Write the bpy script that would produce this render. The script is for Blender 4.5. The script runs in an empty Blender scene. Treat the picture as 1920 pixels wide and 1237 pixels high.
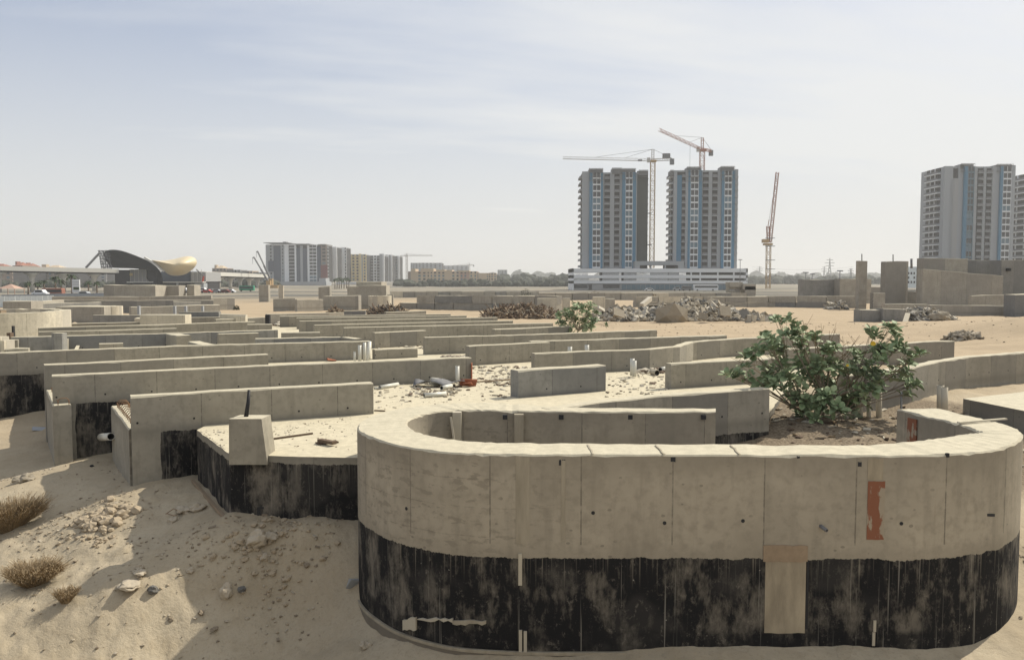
import bpy, math, random
import numpy as np
from mathutils import Vector, Matrix, noise as mnoise
random.seed(7)
R = random.random
def U(a, b): return a + (b - a) * R()
scene = bpy.context.scene
COL = scene.collection
PI = math.pi
# ------------------------------------------------------------------ camera model (photo pixels of 1920x1237)
F = 1567.0; CZ = 5.0; HOR = 524.0
TH = math.atan((618.5 - HOR) / F)
def ray(px, py):
    u = (px - 960) / F; v = (618.5 - py) / F
    return (u, math.cos(TH) + v * math.sin(TH), -math.sin(TH) + v * math.cos(TH))
def P(px, py, z):
    d = ray(px, py); t = (z - CZ) / d[2]
    return (d[0] * t, d[1] * t, z)
def PD(px, py, D):
    d = ray(px, py); t = D / d[1]
    return (d[0] * t, D, CZ + d[2] * t)
# ------------------------------------------------------------------ terrain height
_cp = []
def cp(x, y, z): _cp.append((x, y, z))
for px, py, z in [(250, 918, 1.43), (215, 875, 1.3), (95, 870, 1.15), (0, 787, 1.15), (430, 975, 1.48), (370, 905, 1.5),
                  (560, 962, 1.5), (650, 962, 1.5), (140, 1127, .8), (320, 1237, .12), (450, 1155, .5), (600, 1060, 1.0), (460, 1050, 1.12), (330, 1075, .98), (230, 1110, .88), (547, 1100, .72),
                  (660, 1135, .62), (735, 1215, .56), (500, 1030, 1.15), (300, 1010, 1.12), (380, 1110, .72), (480, 1110, .68),
                  (230, 1000, 1.15), (180, 970, 1.3), (60, 1090, .8), (0, 1237, .35), (150, 1237, .3), (0, 1100, .78), (0, 1000, .85),
                  (60, 960, 1.1), (0, 900, 1.05), (600, 1200, .3), (260, 1160, .6), (100, 1040, .92), (560, 1000, 1.4), (400, 1010, 1.3),
                  (330, 1045, 1.1), (620, 1020, 1.25)]:
    q = P(px, py, z); cp(*q)
for x, y, z in [(0, 0, 3.35), (0, 3, 2.9), (-3, 2, 3.0), (3, 2, 3.1), (0, 5, 1.7), (-3, 5, 1.5), (4, 5, 1.7), (0, 7.5, .35), (3, 7.5, .4), (6, 7.5, .5),
                (-.3, 9.3, .6), (3, 9, .66), (6.2, 9.6, .66), (7.4, 11, .72), (8.5, 9, .7), (9, 13, 1.3), (9, 16, 2.0), (12, 12, 1.4), (-6, 8, 0), (-10, 10, .3), (-12, 14, .8),
                (5, 14.5, 2.1), (7, 14.5, 2.1), (5.9, 16.8, 2.3), (8, 18, 2.15), (7, 21, 2.36), (11, 21, 2.25), (4, 13, 1.95), (6.5, 13, 1.95), (3, 16, 2.0), (9.6, 26, 2.38), (10, 30, 2.38), (3, 38, 2.38), (-2, 47, 2.3),
                (-16, 22, 1.1), (-15, 25, 1.7), (-24, 28, 1.6), (-10, 30, 2.0), (0, 25, 2.0), (8, 28, 2.0), (-22, 40, 2.15), (-8, 45, 2.15), (5, 45, 2.2), (15, 32, 2.15),
                (20, 40, 2.2), (24, 36, 2.5), (25, 40, 3.25), (28, 38, 3.3), (22, 44, 2.5), (18, 38, 2.1), (31, 44, 3.1), (20, 28, 2.1), (16, 24, 2.05), (28, 30, 2.2),
                (30, 55, 2.25), (22, 60, 2.2), (40, 62, 2.2), (10, 65, 2.2), (-10, 70, 2.15), (-35, 70, 2.0), (34, 78, 2.0), (50, 80, 2.0), (0, 90, 2.1), (-40, 100, 1.6), (45, 100, 1.9),
                (0, 130, 1.9), (-80, 130, 1.2), (90, 130, 1.6), (0, 190, 1.2), (-120, 190, .5), (130, 190, 1.0), (0, 280, .1), (150, 280, 0), (-150, 280, -.2),
                (0, 380, -.4), (250, 380, -.4), (-250, 380, -.4), (0, 700, -.4), (500, 700, -.4), (-500, 700, -.4)]:
    cp(x, y, z)
for x in (-4.1, -3.6, -3.1, -2.6, -2.1): cp(x, 12.3, 1.47); cp(x, 11.95, 1.44)
cp(-4.45, 12.6, 1.48); cp(-4.9, 13.4, 1.5); cp(-5.4, 14.2, 1.52); cp(-6.0, 14.2, 1.47); cp(-4.6, 12.0, 1.35)
CP = np.array(_cp)
def _uv(x, y):
    d = np.sqrt(x * x + y * y) + 2.0
    return np.arctan2(x, y + 2.0) * 5.0, np.log(d) * 5.0
CU, CV = _uv(CP[:, 0], CP[:, 1])
_n = len(CP)
_K = np.sqrt((CU[:, None] - CU) ** 2 + (CV[:, None] - CV) ** 2 + .01)
_A = np.zeros((_n + 1, _n + 1)); _A[:_n, :_n] = _K - .03 * np.eye(_n); _A[:_n, _n] = 1; _A[_n, :_n] = 1
_W = np.linalg.solve(_A, np.append(CP[:, 2], 0))
def hgt(x, y):
    x = np.asarray(x, float); y = np.asarray(y, float)
    u, v = _uv(x, y)
    z = (np.sqrt((u[..., None] - CU) ** 2 + (v[..., None] - CV) ** 2 + .01) * _W[:_n]).sum(-1) + _W[_n]
    z = np.clip(z, -.5, 3.6)
    r = np.sqrt(x * x + y * y)
    k = np.clip((r - 350) / 200, 0, 1)
    z = z * (1 - k) - .4 * k
    back = np.clip(-y / 4, 0, 1)
    return z * (1 - back) + 3.3 * back * np.clip(1 - (r - 10) / 60, 0, 1) + back * np.clip((r - 10) / 60, 0, 1) * .3
def rough(x, y):
    r = math.hypot(x, y)
    if r > 130: return 0.0
    a = mnoise.fractal(Vector((x * .9, y * .9, 1.3)), .9, 2.1, 5) * .05
    if y < 16 and x < -1:
        k = min(1, (16 - y) / 3) * min(1, (-1 - x) / 2)
        a += (abs(mnoise.fractal(Vector((x * 1.5, y * 1.5, 7.3)), .9, 2.2, 5)) - .3) * .07 * k
        a += mnoise.noise(Vector((x * 14, y * 14, 3.))) * .012
    a += mnoise.noise(Vector((x * 6, y * 6, 9.))) * .012
    return a * min(1, r / 3)
def ground(x, y): return float(hgt(x, y)) + rough(x, y)
def T(px, py):
    d = ray(px, py); t = 3.0; pt = t
    while t < 3000:
        if CZ + d[2] * t < ground(d[0] * t, d[1] * t):
            lo, hi = pt, t
            for _ in range(12):
                m = (lo + hi) / 2
                if CZ + d[2] * m < ground(d[0] * m, d[1] * m): hi = m
                else: lo = m
            return (d[0] * hi, d[1] * hi, ground(d[0] * hi, d[1] * hi))
        pt = t; t *= 1.02
    return (d[0] * 1000, d[1] * 1000, -.4)
# ------------------------------------------------------------------ mesh builder
class MB:
    def __init__(s): s.v = []; s.f = []; s.m = []; s.uv = []; s.sm = []
    def face(s, idx, m=0, uv=None, smooth=False):
        s.f.append(tuple(idx)); s.m.append(m); s.uv.append(uv); s.sm.append(smooth)
    def add(s, vs):
        n = len(s.v); s.v.extend([tuple(q) for q in vs]); return n
    def box(s, x0, y0, z0, x1, y1, z1, m=0):
        n = s.add([(x0, y0, z0), (x1, y0, z0), (x1, y1, z0), (x0, y1, z0), (x0, y0, z1), (x1, y0, z1), (x1, y1, z1), (x0, y1, z1)])
        for q, w, h in (((0, 1, 5, 4), x1 - x0, 0), ((1, 2, 6, 5), y1 - y0, 0), ((2, 3, 7, 6), x1 - x0, 0), ((3, 0, 4, 7), y1 - y0, 0)):
            s.face([n + k for k in q], m, [(0, z0), (w, z0), (w, z1), (0, z1)])
        s.face([n + k for k in (4, 5, 6, 7)], m); s.face([n + k for k in (3, 2, 1, 0)], m)
    def hexa(s, c, a, b, d, m=0, jit=0):
        c = Vector(c); a = Vector(a); b = Vector(b); d = Vector(d)
        vs = []
        for k in (-1, 1):
            for i, j in ((-1, -1), (1, -1), (1, 1), (-1, 1)):
                q = c + a * i + b * j + d * k
                if jit: q += Vector((U(-jit, jit), U(-jit, jit), U(-jit, jit)))
                vs.append(q)
        n = s.add(vs)
        for q in ((0, 3, 2, 1), (4, 5, 6, 7), (0, 1, 5, 4), (1, 2, 6, 5), (2, 3, 7, 6), (3, 0, 4, 7)): s.face([n + k for k in q], m)
    def rbox(s, c, sx, sy, sz, rot, m=0, jit=0):
        M = Matrix.Rotation(rot[2], 3, 'Z') @ Matrix.Rotation(rot[1], 3, 'Y') @ Matrix.Rotation(rot[0], 3, 'X')
        s.hexa(c, M @ Vector((sx / 2, 0, 0)), M @ Vector((0, sy / 2, 0)), M @ Vector((0, 0, sz / 2)), m, jit)
    def bar(s, p, q, w, m=0, h=None):
        p = Vector(p); q = Vector(q); d = q - p
        if d.length < 1e-6: return
        up = Vector((0, 0, 1)) if abs(d.normalized().z) < .95 else Vector((0, 1, 0))
        a = d.cross(up).normalized(); b = a.cross(d).normalized(); h = h or w
        s.hexa((p + q) / 2, a * w / 2, b * h / 2, d / 2, m)
    def tube(s, pts, rad, m=0, n=8, cap=True, smooth=True):
        pts = [Vector(p) for p in pts]
        if not isinstance(rad, (list, tuple)): rad = [rad] * len(pts)
        prev = None; base = []
        for i, p in enumerate(pts):
            d = (pts[min(i + 1, len(pts) - 1)] - pts[max(i - 1, 0)]).normalized()
            up = Vector((0, 0, 1)) if abs(d.z) < .9 else Vector((1, 0, 0))
            a = d.cross(up).normalized(); b = d.cross(a)
            if prev is not None and a.dot(prev) < 0: a = -a; b = -b
            prev = a
            base.append(s.add([p + (a * math.cos(2 * PI * k / n) + b * math.sin(2 * PI * k / n)) * rad[i] for k in range(n)]))
        for i in range(len(pts) - 1):
            for k in range(n):
                s.face((base[i] + k, base[i] + (k + 1) % n, base[i + 1] + (k + 1) % n, base[i + 1] + k), m, None, smooth)
        if cap:
            s.face([base[0] + k for k in range(n)][::-1], m); s.face([base[-1] + k for k in range(n)], m)
    def hollow(s, p, q, ro, ri, m=0, n=12, mi=None):
        p = Vector(p); q = Vector(q); d = (q - p).normalized()
        up = Vector((0, 0, 1)) if abs(d.z) < .9 else Vector((1, 0, 0))
        a = d.cross(up).normalized(); b = d.cross(a)
        c = [(a * math.cos(2 * PI * k / n) + b * math.sin(2 * PI * k / n)) for k in range(n)]
        r0 = s.add([p + e * ro for e in c]); r1 = s.add([q + e * ro for e in c]); r2 = s.add([q + e * ri for e in c]); r3 = s.add([p + e * ri for e in c])
        mi = m if mi is None else mi
        for k in range(n):
            l = (k + 1) % n
            s.face((r0 + k, r0 + l, r1 + l, r1 + k), m, None, True); s.face((r1 + k, r1 + l, r2 + l, r2 + k), m)
            s.face((r2 + k, r2 + l, r3 + l, r3 + k), mi, None, True); s.face((r3 + k, r3 + l, r0 + l, r0 + k), m)
    def rock(s, c, r, m=0, sq=(1, 1, .7), rz=0, sub=1, flat=False):
        t = (1 + 5 ** .5) / 2
        vs = [Vector(q).normalized() for q in ((-1, t, 0), (1, t, 0), (-1, -t, 0), (1, -t, 0), (0, -1, t), (0, 1, t), (0, -1, -t), (0, 1, -t), (t, 0, -1), (t, 0, 1), (-t, 0, -1), (-t, 0, 1))]
        fs = [(0, 11, 5), (0, 5, 1), (0, 1, 7), (0, 7, 10), (0, 10, 11), (1, 5, 9), (5, 11, 4), (11, 10, 2), (10, 7, 6), (7, 1, 8), (3, 9, 4), (3, 4, 2), (3, 2, 6), (3, 6, 8), (3, 8, 9), (4, 9, 5), (2, 4, 11), (6, 2, 10), (8, 6, 7), (9, 8, 1)]
        for _ in range(sub):
            mid = {}; nf = []
            def mp(a, b):
                k = (min(a, b), max(a, b))
                if k not in mid: vs.append(((vs[a] + vs[b]) / 2).normalized()); mid[k] = len(vs) - 1
                return mid[k]
            for a, b, cc in fs:
                x, y, z = mp(a, b), mp(b, cc), mp(cc, a); nf += [(a, x, z), (b, y, x), (cc, z, y), (x, y, z)]
            fs = nf
        off = Vector((U(0, 99), U(0, 99), U(0, 99))); cr, sr = math.cos(rz), math.sin(rz)
        out = []
        for q in vs:
            k = 1 + .55 * mnoise.noise(q * 1.3 + off) + .2 * mnoise.noise(q * 3.5 + off)
            x, y, z = q.x * sq[0] * k * r, q.y * sq[1] * k * r, q.z * sq[2] * k * r
            out.append((c[0] + x * cr - y * sr, c[1] + x * sr + y * cr, c[2] + z))
        n = s.add(out)
        for q in fs: s.face([n + k for k in q], m)
    def prism(s, poly, z0, z1, m=0, mt=None):
        n = len(poly); a = s.add([(x, y, z0) for x, y in poly]); b = s.add([(x, y, z1) for x, y in poly]); L = 0
        for k in range(n):
            l = (k + 1) % n; w = math.dist(poly[k], poly[l])
            s.face((a + k, a + l, b + l, b + k), m, [(L, z0), (L + w, z0), (L + w, z1), (L, z1)]); L += w
        s.face([b + k for k in range(n)], m if mt is None else mt); s.face([a + k for k in range(n)][::-1], m)
    def build(s, name, mats, parent=None, origin=None):
        me = bpy.data.meshes.new(name)
        if not isinstance(mats, (list, tuple)): mats = [mats]
        po = parent.get('_o', (0, 0, 0)) if parent else (0, 0, 0)
        if origin is None:
            if parent: origin = po
            else:
                xs = [q[0] for q in s.v]; ys = [q[1] for q in s.v]; zs = [q[2] for q in s.v]
                origin = ((min(xs) + max(xs)) / 2, (min(ys) + max(ys)) / 2, min(zs))
        ox, oy, oz = origin
        me.from_pydata([(x - ox, y - oy, z - oz) for x, y, z in s.v], [], s.f)
        for m in mats: me.materials.append(m)
        me.polygons.foreach_set('material_index', s.m)
        me.polygons.foreach_set('use_smooth', s.sm)
        if any(u is not None for u in s.uv):
            lay = me.uv_layers.new(name='UVMap'); data = []
            for f, u in zip(s.f, s.uv):
                if u is None: data += [s.v[f[0]][0], -5.0] * len(f)
                else:
                    for c in u: data += [c[0], c[1]]
            lay.data.foreach_set('uv', data)
        me.update()
        o = bpy.data.objects.new(name, me); COL.objects.link(o)
        o.location = (ox - po[0], oy - po[1], oz - po[2]) if parent else origin
        if parent: o.parent = parent
        o['_o'] = origin
        return o
def tag(o, label=None, cat=None, group=None, kind=None):
    if label: o['label'] = label
    if cat: o['category'] = cat
    if group: o['group'] = group
    if kind: o['kind'] = kind
    return o
def thing(name, loc, label, cat, group=None):
    o = bpy.data.objects.new(name, None); COL.objects.link(o); o.location = loc; o['_o'] = tuple(loc)
    o.empty_display_size = .2
    return tag(o, label, cat, group)
# ------------------------------------------------------------------ materials
class NT:
    def __init__(s, name):
        s.mat = bpy.data.materials.new(name); s.mat.use_nodes = True; s.t = s.mat.node_tree; s.t.nodes.clear()
    def n(s, ty, ins=None, **pr):
        q = s.t.nodes.new(ty)
        for k, v in pr.items(): setattr(q, k, v)
        for k, v in (ins or {}).items():
            i = q.inputs[k]
            if isinstance(v, bpy.types.NodeSocket): s.t.links.new(v, i)
            else: i.default_value = v
        return q
    def math(s, op, a, b=0, c=0, clamp=False): return s.n('ShaderNodeMath', {0: a, 1: b, 2: c}, operation=op, use_clamp=clamp).outputs[0]
    def mix(s, f, a, b, bt='MIX'):
        q = s.t.nodes.new('ShaderNodeMix'); q.data_type = 'RGBA'; q.blend_type = bt
        for k, v in ((0, f), (6, a), (7, b)):
            if isinstance(v, bpy.types.NodeSocket): s.t.links.new(v, q.inputs[k])
            else: q.inputs[k].default_value = (tuple(v) + (1,)) if isinstance(v, (tuple, list)) and len(v) == 3 else v
        return q.outputs[2]
    def noise(s, vec, sc, det=4, ro=.55, dim='3D'):
        return s.n('ShaderNodeTexNoise', {'Vector': vec, 'Scale': sc, 'Detail': det, 'Roughness': ro}).outputs[0]
    def ramp(s, f, a, b): return s.n('ShaderNodeMapRange', {0: f, 1: a, 2: b, 3: 0., 4: 1.}, clamp=True).outputs[0]
    def vscale(s, vec, sc): return s.n('ShaderNodeVectorMath', {0: vec, 1: sc}, operation='MULTIPLY').outputs[0]
    def out(s, col, rough=.9, bump=None, bstr=.3, bdist=.02, spec=.2, **kw):
        ins = {'Base Color': col if isinstance(col, bpy.types.NodeSocket) else tuple(col) + (1,), 'Roughness': rough, 'Specular IOR Level': spec}
        if bump is not None:
            ins['Normal'] = s.n('ShaderNodeBump', {'Height': bump, 'Strength': bstr, 'Distance': bdist}).outputs[0]
        for k, v in kw.items(): ins[k.replace('_', ' ')] = v
        b = s.n('ShaderNodeBsdfPrincipled', ins)
        s.n('ShaderNodeOutputMaterial', {'Surface': b.outputs[0]})
        return s.mat
def simple(name, col, rough=.8, var=.15, sc=3.0, bump=.15, spec=.2, metal=0):
    t = NT(name); tc = t.n('ShaderNodeTexCoord').outputs['Object']
    nz = t.noise(tc, sc, 5); oi = t.n('ShaderNodeObjectInfo').outputs['Random']
    k = t.math('ADD', t.math('MULTIPLY', t.math('SUBTRACT', nz, .5), var * 2.4), t.math('MULTIPLY', t.math('SUBTRACT', oi, .5), var * .6))
    c = t.mix(t.math('ADD', .5, k, clamp=True), tuple(v * (1 - var) for v in col), tuple(min(1, v * (1 + var)) for v in col))
    return t.out(c, rough, nz, bump, .02, spec, Metallic=metal)
def pos_x(t, pos): return t.n('ShaderNodeSeparateXYZ', {0: pos}).outputs[0]
def concrete(name, base=(.305, .282, .232), dust=(.51, .465, .355), coat=None, panel=1.22, rough_face=.3, holes=True, lines=True, pv=.75, grime=.45, spall=None):
    """coat = (z_edge, u_min, u_max, z_low): black bitumen paint below z_edge"""
    t = NT(name)
    uv = t.n('ShaderNodeUVMap').outputs[0]; sep = t.n('ShaderNodeSeparateXYZ', {0: uv}); u, v = sep.outputs[0], sep.outputs[1]
    ge = t.n('ShaderNodeNewGeometry'); pos = ge.outputs['Position']
    oi = t.n('ShaderNodeObjectInfo').outputs['Random']
    n1 = t.noise(pos, 1.3, 6, .6); n2 = t.noise(pos, 9., 5, .6); n3 = t.noise(pos, 60., 3, .6)
    st = t.noise(t.vscale(pos, (5., 5., .7)), 1., 5, .6)
    col = t.mix(t.ramp(n1, .3, .7), tuple(c * .82 for c in base), tuple(c * 1.12 for c in base))
    col = t.mix(t.math('MULTIPLY', t.ramp(n2, .48, .66), .45), col, tuple(c * .62 for c in base))
    col = t.mix(t.math('MULTIPLY', t.ramp(st, .52, .68), .45), col, tuple(c * .6 for c in base))
    # formwork panels : each its own shade
    uo = t.math('ADD', u, t.math('MULTIPLY', oi, 7.3))
    pid = t.math('FLOOR', t.math('DIVIDE', uo, panel))
    wn = t.n('ShaderNodeTexWhiteNoise', {'Vector': t.n('ShaderNodeCombineXYZ', {0: pid, 1: t.math('MULTIPLY', oi, 91.)}).outputs[0]}, noise_dimensions='2D').outputs[0]
    col = t.mix(t.math('MULTIPLY', t.ramp(wn, .62, 1.0), pv), col, tuple(c * k for c, k in zip(base, (.58, .60, .66))))
    col = t.mix(t.math('MULTIPLY', oi, .25), col, tuple(c * .75 for c in base))
    side = t.math('GREATER_THAN', v, -4.)
    if lines:
        fr = t.math('MULTIPLY', t.math('FRACT', t.math('DIVIDE', uo, panel)), panel)
        jn = t.math('ADD', fr, t.math('MULTIPLY', t.math('SUBTRACT', n2, .5), .02))
        ln = t.math('MULTIPLY', t.math('LESS_THAN', jn, .017), t.ramp(n2, .3, .55))
        col = t.mix(t.math('MULTIPLY', t.math('MULTIPLY', ln, side), .85), col, tuple(c * .4 for c in base))
    if spall:
        sn = t.noise(t.vscale(pos, (2.2, 2.2, 5.5)), 2.4, 7, .62); reg = t.ramp(pos_x(t, pos), spall, spall - 1.6)
        col = t.mix(t.math('MULTIPLY', t.math('MULTIPLY', t.ramp(sn, .565, .60), t.math('ADD', .16, t.math('MULTIPLY', reg, .75))), .6), col, tuple(c * .55 for c in base))
        hn = t.math('FRACT', t.math('ADD', t.math('MULTIPLY', v, 2.9), t.math('MULTIPLY', n1, .25)))
        col = t.mix(t.math('MULTIPLY', t.math('MULTIPLY', t.math('LESS_THAN', hn, .035), t.ramp(n2, .42, .6)), t.math('MULTIPLY', reg, .6)), col, tuple(c * .5 for c in base))
        tb = t.ramp(t.math('ADD', v, t.math('MULTIPLY', t.math('SUBTRACT', t.noise(pos, 3.5, 6, .65), .5), .35)), 2.72, 2.93)
        col = t.mix(t.math('MULTIPLY', tb, .45), col, tuple(c * .62 for c in base))
        bb_ = t.ramp(t.math('ADD', v, t.math('MULTIPLY', t.math('SUBTRACT', t.noise(pos, 6., 6, .7), .5), .25)), 1.98, 1.86)
        col = t.mix(t.math('MULTIPLY', bb_, .4), col, tuple(c * .66 for c in base))
    # pock marks
    vo = t.n('ShaderNodeTexVoronoi', {'Vector': t.vscale(pos, (1., 1., 1.6)), 'Scale': 4.5, 'Randomness': 1.}).outputs['Distance']
    pk = t.math('LESS_THAN', t.math('ADD', vo, t.math('MULTIPLY', t.math('SUBTRACT', n2, .5), .25)), .10)
    pk = t.math('MULTIPLY', pk, t.ramp(n1, .42, .55))
    col = t.mix(t.math('MULTIPLY', t.math('MULTIPLY', pk, side), .6), col, tuple(c * .42 for c in base))
    if holes:
        hx = t.math('SUBTRACT', t.math('MULTIPLY', t.math('FRACT', t.math('DIVIDE', t.math('ADD', uo, .3), .92)), .92), .46)
        hz = t.math('SUBTRACT', v, 2.56)
        dd = t.math('SQRT', t.math('ADD', t.math('MULTIPLY', hx, hx), t.math('MULTIPLY', hz, hz)))
        hm = t.math('MULTIPLY', t.math('LESS_THAN', dd, .019), side)
        col = t.mix(hm, col, (.02, .02, .02))
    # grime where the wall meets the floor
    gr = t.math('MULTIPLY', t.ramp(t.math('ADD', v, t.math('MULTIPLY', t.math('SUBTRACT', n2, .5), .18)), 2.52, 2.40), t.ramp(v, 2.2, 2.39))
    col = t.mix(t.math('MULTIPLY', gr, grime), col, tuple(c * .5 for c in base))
    # rusty run-down stains below the top edge here and there
    rs_ = t.noise(t.vscale(pos, (9., 9., .35)), 1., 4, .6); rk = t.math('MULTIPLY', t.ramp(rs_, .66, .74), t.ramp(t.noise(pos, .5, 2), .5, .6))
    col = t.mix(t.math('MULTIPLY', t.math('MULTIPLY', rk, side), .5), col, tuple(c * k for c, k in zip(base, (.62, .48, .36))))
    h = t.math('ADD', t.math('MULTIPLY', n2, .5), t.math('MULTIPLY', n3, .25))
    if coat:
        ze, u0, u1, zl = coat
        rg = t.noise(t.vscale(pos, (1.5, 1.5, 1.)), 1.6, 8, .62); dr = t.noise(t.vscale(pos, (1., 1., .03)), 22., 3, .6)
        edge = t.math('ADD', v, t.math('ADD', t.math('MULTIPLY', t.math('SUBTRACT', rg, .5), .13), t.math('MULTIPLY', t.math('SUBTRACT', dr, .5), .05)))
        mk = t.math('LESS_THAN', edge, ze)
        mk = t.math('MULTIPLY', mk, t.math('GREATER_THAN', t.math('ADD', u, t.math('MULTIPLY', t.math('SUBTRACT', rg, .5), .12)), u0))
        mk = t.math('MULTIPLY', mk, t.math('LESS_THAN', u, u1)); mk = t.math('MULTIPLY', mk, t.math('GREATER_THAN', v, zl))
        mk = t.math('MULTIPLY', mk, side)
        pa = t.noise(t.vscale(pos, (1.6, 1.6, .9)), 1.5, 8, .68); pb = t.noise(t.vscale(pos, (11., 11., 3.2)), 1., 9, .75)
        pc = t.noise(t.vscale(pos, (.9, .9, .6)), 1.6, 5, .6); pp = t.math('ADD', t.math('MULTIPLY', pa, .6), t.math('ADD', t.math('MULTIPLY', pb, .3), t.math('MULTIPLY', pc, .22)))
        cc = t.mix(t.ramp(pp, .545, .66), (.014, .014, .015), (.15, .134, .11))
        cc = t.mix(t.math('MULTIPLY', t.ramp(t.noise(pos, 1.1, 3, .5), .55, .62), .45), cc, (.05, .047, .043))
        lowk = t.math('MULTIPLY', t.ramp(v, zl + .30, zl + .24), t.ramp(t.noise(pos, 4., 5, .6), .62, .45)); cc = t.mix(t.math('MULTIPLY', lowk, .85), cc, (.014, .014, .015))
        fine = t.noise(pos, 30., 6, .75); cc = t.mix(t.math('MULTIPLY', t.ramp(fine, .6, .75), .35), cc, (.2, .185, .155))
        drip = t.noise(t.vscale(pos, (38., 38., .5)), 1., 2, .5)
        cc = t.mix(t.math('MULTIPLY', t.ramp(drip, .66, .74), .55), cc, (.30, .28, .24))
        run = t.noise(t.vscale(pos, (46., 46., .35)), 1., 2, .5); rl = t.ramp(t.math('ADD', v, t.math('MULTIPLY', t.noise(t.vscale(pos, (30., 30., .2)), 1., 2, .5), .5)), ze - .1, ze + .2)
        cc = t.mix(t.math('MULTIPLY', t.math('MULTIPLY', t.ramp(run, .60, .70), rl), .42), cc, tuple(c * .8 for c in base))
        scuff = t.noise(t.vscale(pos, (5., 5., 4.)), 2., 9, .8); cc = t.mix(t.math('MULTIPLY', t.ramp(scuff, .57, .66), .5), cc, (.23, .205, .17))
        sp = t.n('ShaderNodeTexVoronoi', {'Vector': pos, 'Scale': 5.5}).outputs['Distance']
        spm = t.math('LESS_THAN', t.math('ADD', sp, t.math('MULTIPLY', fine, .3)), .17)
        cc = t.mix(t.math('MULTIPLY', spm, .9), cc, (.42, .39, .33))
        col = t.mix(mk, col, cc)
    up = t.n('ShaderNodeSeparateXYZ', {0: ge.outputs['Normal']}).outputs[2]
    top = t.ramp(up, .35, .75)
    dn = t.mix(t.ramp(t.noise(pos, 7., 7, .7), .4, .66), tuple(c * .80 for c in dust), dust)
    dn = t.mix(t.math('MULTIPLY', t.ramp(n3, .62, .7), .5), dn, tuple(c * .5 for c in dust))
    col = t.mix(top, col, dn)
    return t.out(col, .92, h, rough_face, .012, .15)
M = {}
M['conc'] = concrete('concrete')
M['conc_g'] = concrete('concrete_grey_shaded', base=(.255, .25, .232))  # greyer tone; on the shaded walls it stands in for shade
M['conc_far'] = concrete('concrete_weathered', base=(.36, .335, .285), panel=2.4, holes=False)
M['conc_w1'] = concrete('concrete_coated_near', coat=(2.36, .46, 99., -1.))
M['conc_w2'] = concrete('concrete_coated_mid', coat=(2.38, .42, 99., -1.))
M['conc_w3'] = concrete('concrete_coated_back', coat=(2.38, -9., 99., -1.))
M['conc_slab'] = concrete('slab_edge_coated', coat=(2.29, -9., 999., -1.), holes=False, dust=(.54, .485, .36))
M['conc_rb'] = concrete('concrete_coated_inner', coat=(2.22, 3.4, 99., -1.))
M['conc_ring'] = concrete('concrete_curved', base=(.35, .31, .242), panel=1.05, holes=False, pv=.42, grime=0., spall=1.2)
M['ring_low'] = concrete('bitumen_coating', base=(.35, .31, .242), coat=(1.79, -9., 99., .66), holes=False, lines=False, pv=0., grime=0., spall=1.2)
M['conc_pale_lit'] = concrete('concrete_pale_sunlit', base=(.55, .50, .40), holes=False)  # pale concrete; on sun-facing walls the paler tone stands in for sunlight
M['pale'] = simple('pale_plaster', (.42, .38, .30), .9, .2, 6)
M['orange'] = simple('orange_board', (.27, .10, .055), .8, .35, 9)
M['rust'] = simple('rusty_steel', (.19, .11, .06), .8, .3, 20)
M['pvc'] = simple('grey_pvc', (.55, .54, .48), .45, .08, 8, spec=.4)
M['pvc_in'] = simple('pipe_inside', (.06, .06, .055), .9)
M['black'] = simple('black_plastic', (.025, .025, .027), .6, .3, 8)
M['wood'] = simple('weathered_timber', (.25, .19, .13), .85, .35, 12)
M['wood_d'] = simple('dark_timber', (.12, .085, .06), .85, .35, 12)
M['rubble'] = simple('broken_concrete', (.28, .245, .19), .95, .3, 5)
M['rubble_l'] = simple('broken_concrete_pale', (.42, .385, .32), .95, .25, 5)
M['rubble_d'] = simple('broken_asphalt', (.13, .125, .115), .95, .3, 5)
M['stone'] = simple('limestone', (.37, .32, .245), .95, .25, 9, .5)
M['stone_d'] = simple('brown_pebble', (.22, .18, .13), .95, .3, 15)
M['soil'] = simple('packed_soil', (.34, .28, .20), .97, .22, 8, .7)
def leafmat(name, a, b, back):
    t = NT(name); ge = t.n('ShaderNodeNewGeometry'); pos = ge.outputs['Position']
    wn = t.noise(pos, 7., 2); nn = t.noise(pos, 1.6, 2)
    c = t.mix(t.ramp(t.math('ADD', t.math('MULTIPLY', wn, .6), t.math('MULTIPLY', nn, .4)), .38, .62), a, b)
    c = t.mix(t.math('MULTIPLY', ge.outputs['Backfacing'], .8), c, back)
    return t.out(c, .62, None, spec=.22)
M['leaf'] = leafmat('waxy_leaf', (.12, .18, .08), (.30, .36, .20), (.27, .32, .23))
M['leaf_y'] = simple('yellow_leaf', (.55, .36, .03), .6, .1)
M['leaf_far'] = leafmat('scrub_leaf', (.045, .075, .03), (.12, .15, .06), (.14, .16, .09))
M['bark'] = simple('pale_bark', (.24, .20, .15), .9, .25, 14)
M['dry'] = simple('dry_twigs', (.20, .145, .085), .95, .3, 6)
M['dry2'] = simple('straw', (.30, .225, .135), .95, .3, 6)
M['palm'] = simple('palm_green', (.05, .075, .035), .8, .3, 2)
M['trunk'] = simple('palm_trunk', (.15, .115, .085), .9, .2, 2)
M['white'] = simple('white_paint', (.66, .67, .68), .7, .06, .3)
M['white_s'] = simple('off_white_render', (.30, .315, .33), .8, .06, .3)
M['grey'] = simple('grey_render', (.30, .30, .30), .8, .08, .3)
M['blue'] = simple('blue_cladding', (.05, .16, .26), .5, .12, .3)
M['blueg'] = simple('blue_grey_glass', (.07, .13, .17), .3, .2, .4, spec=.5)
M['glass'] = simple('dark_window', (.022, .025, .03), .25, .3, .4, spec=.5)
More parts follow.
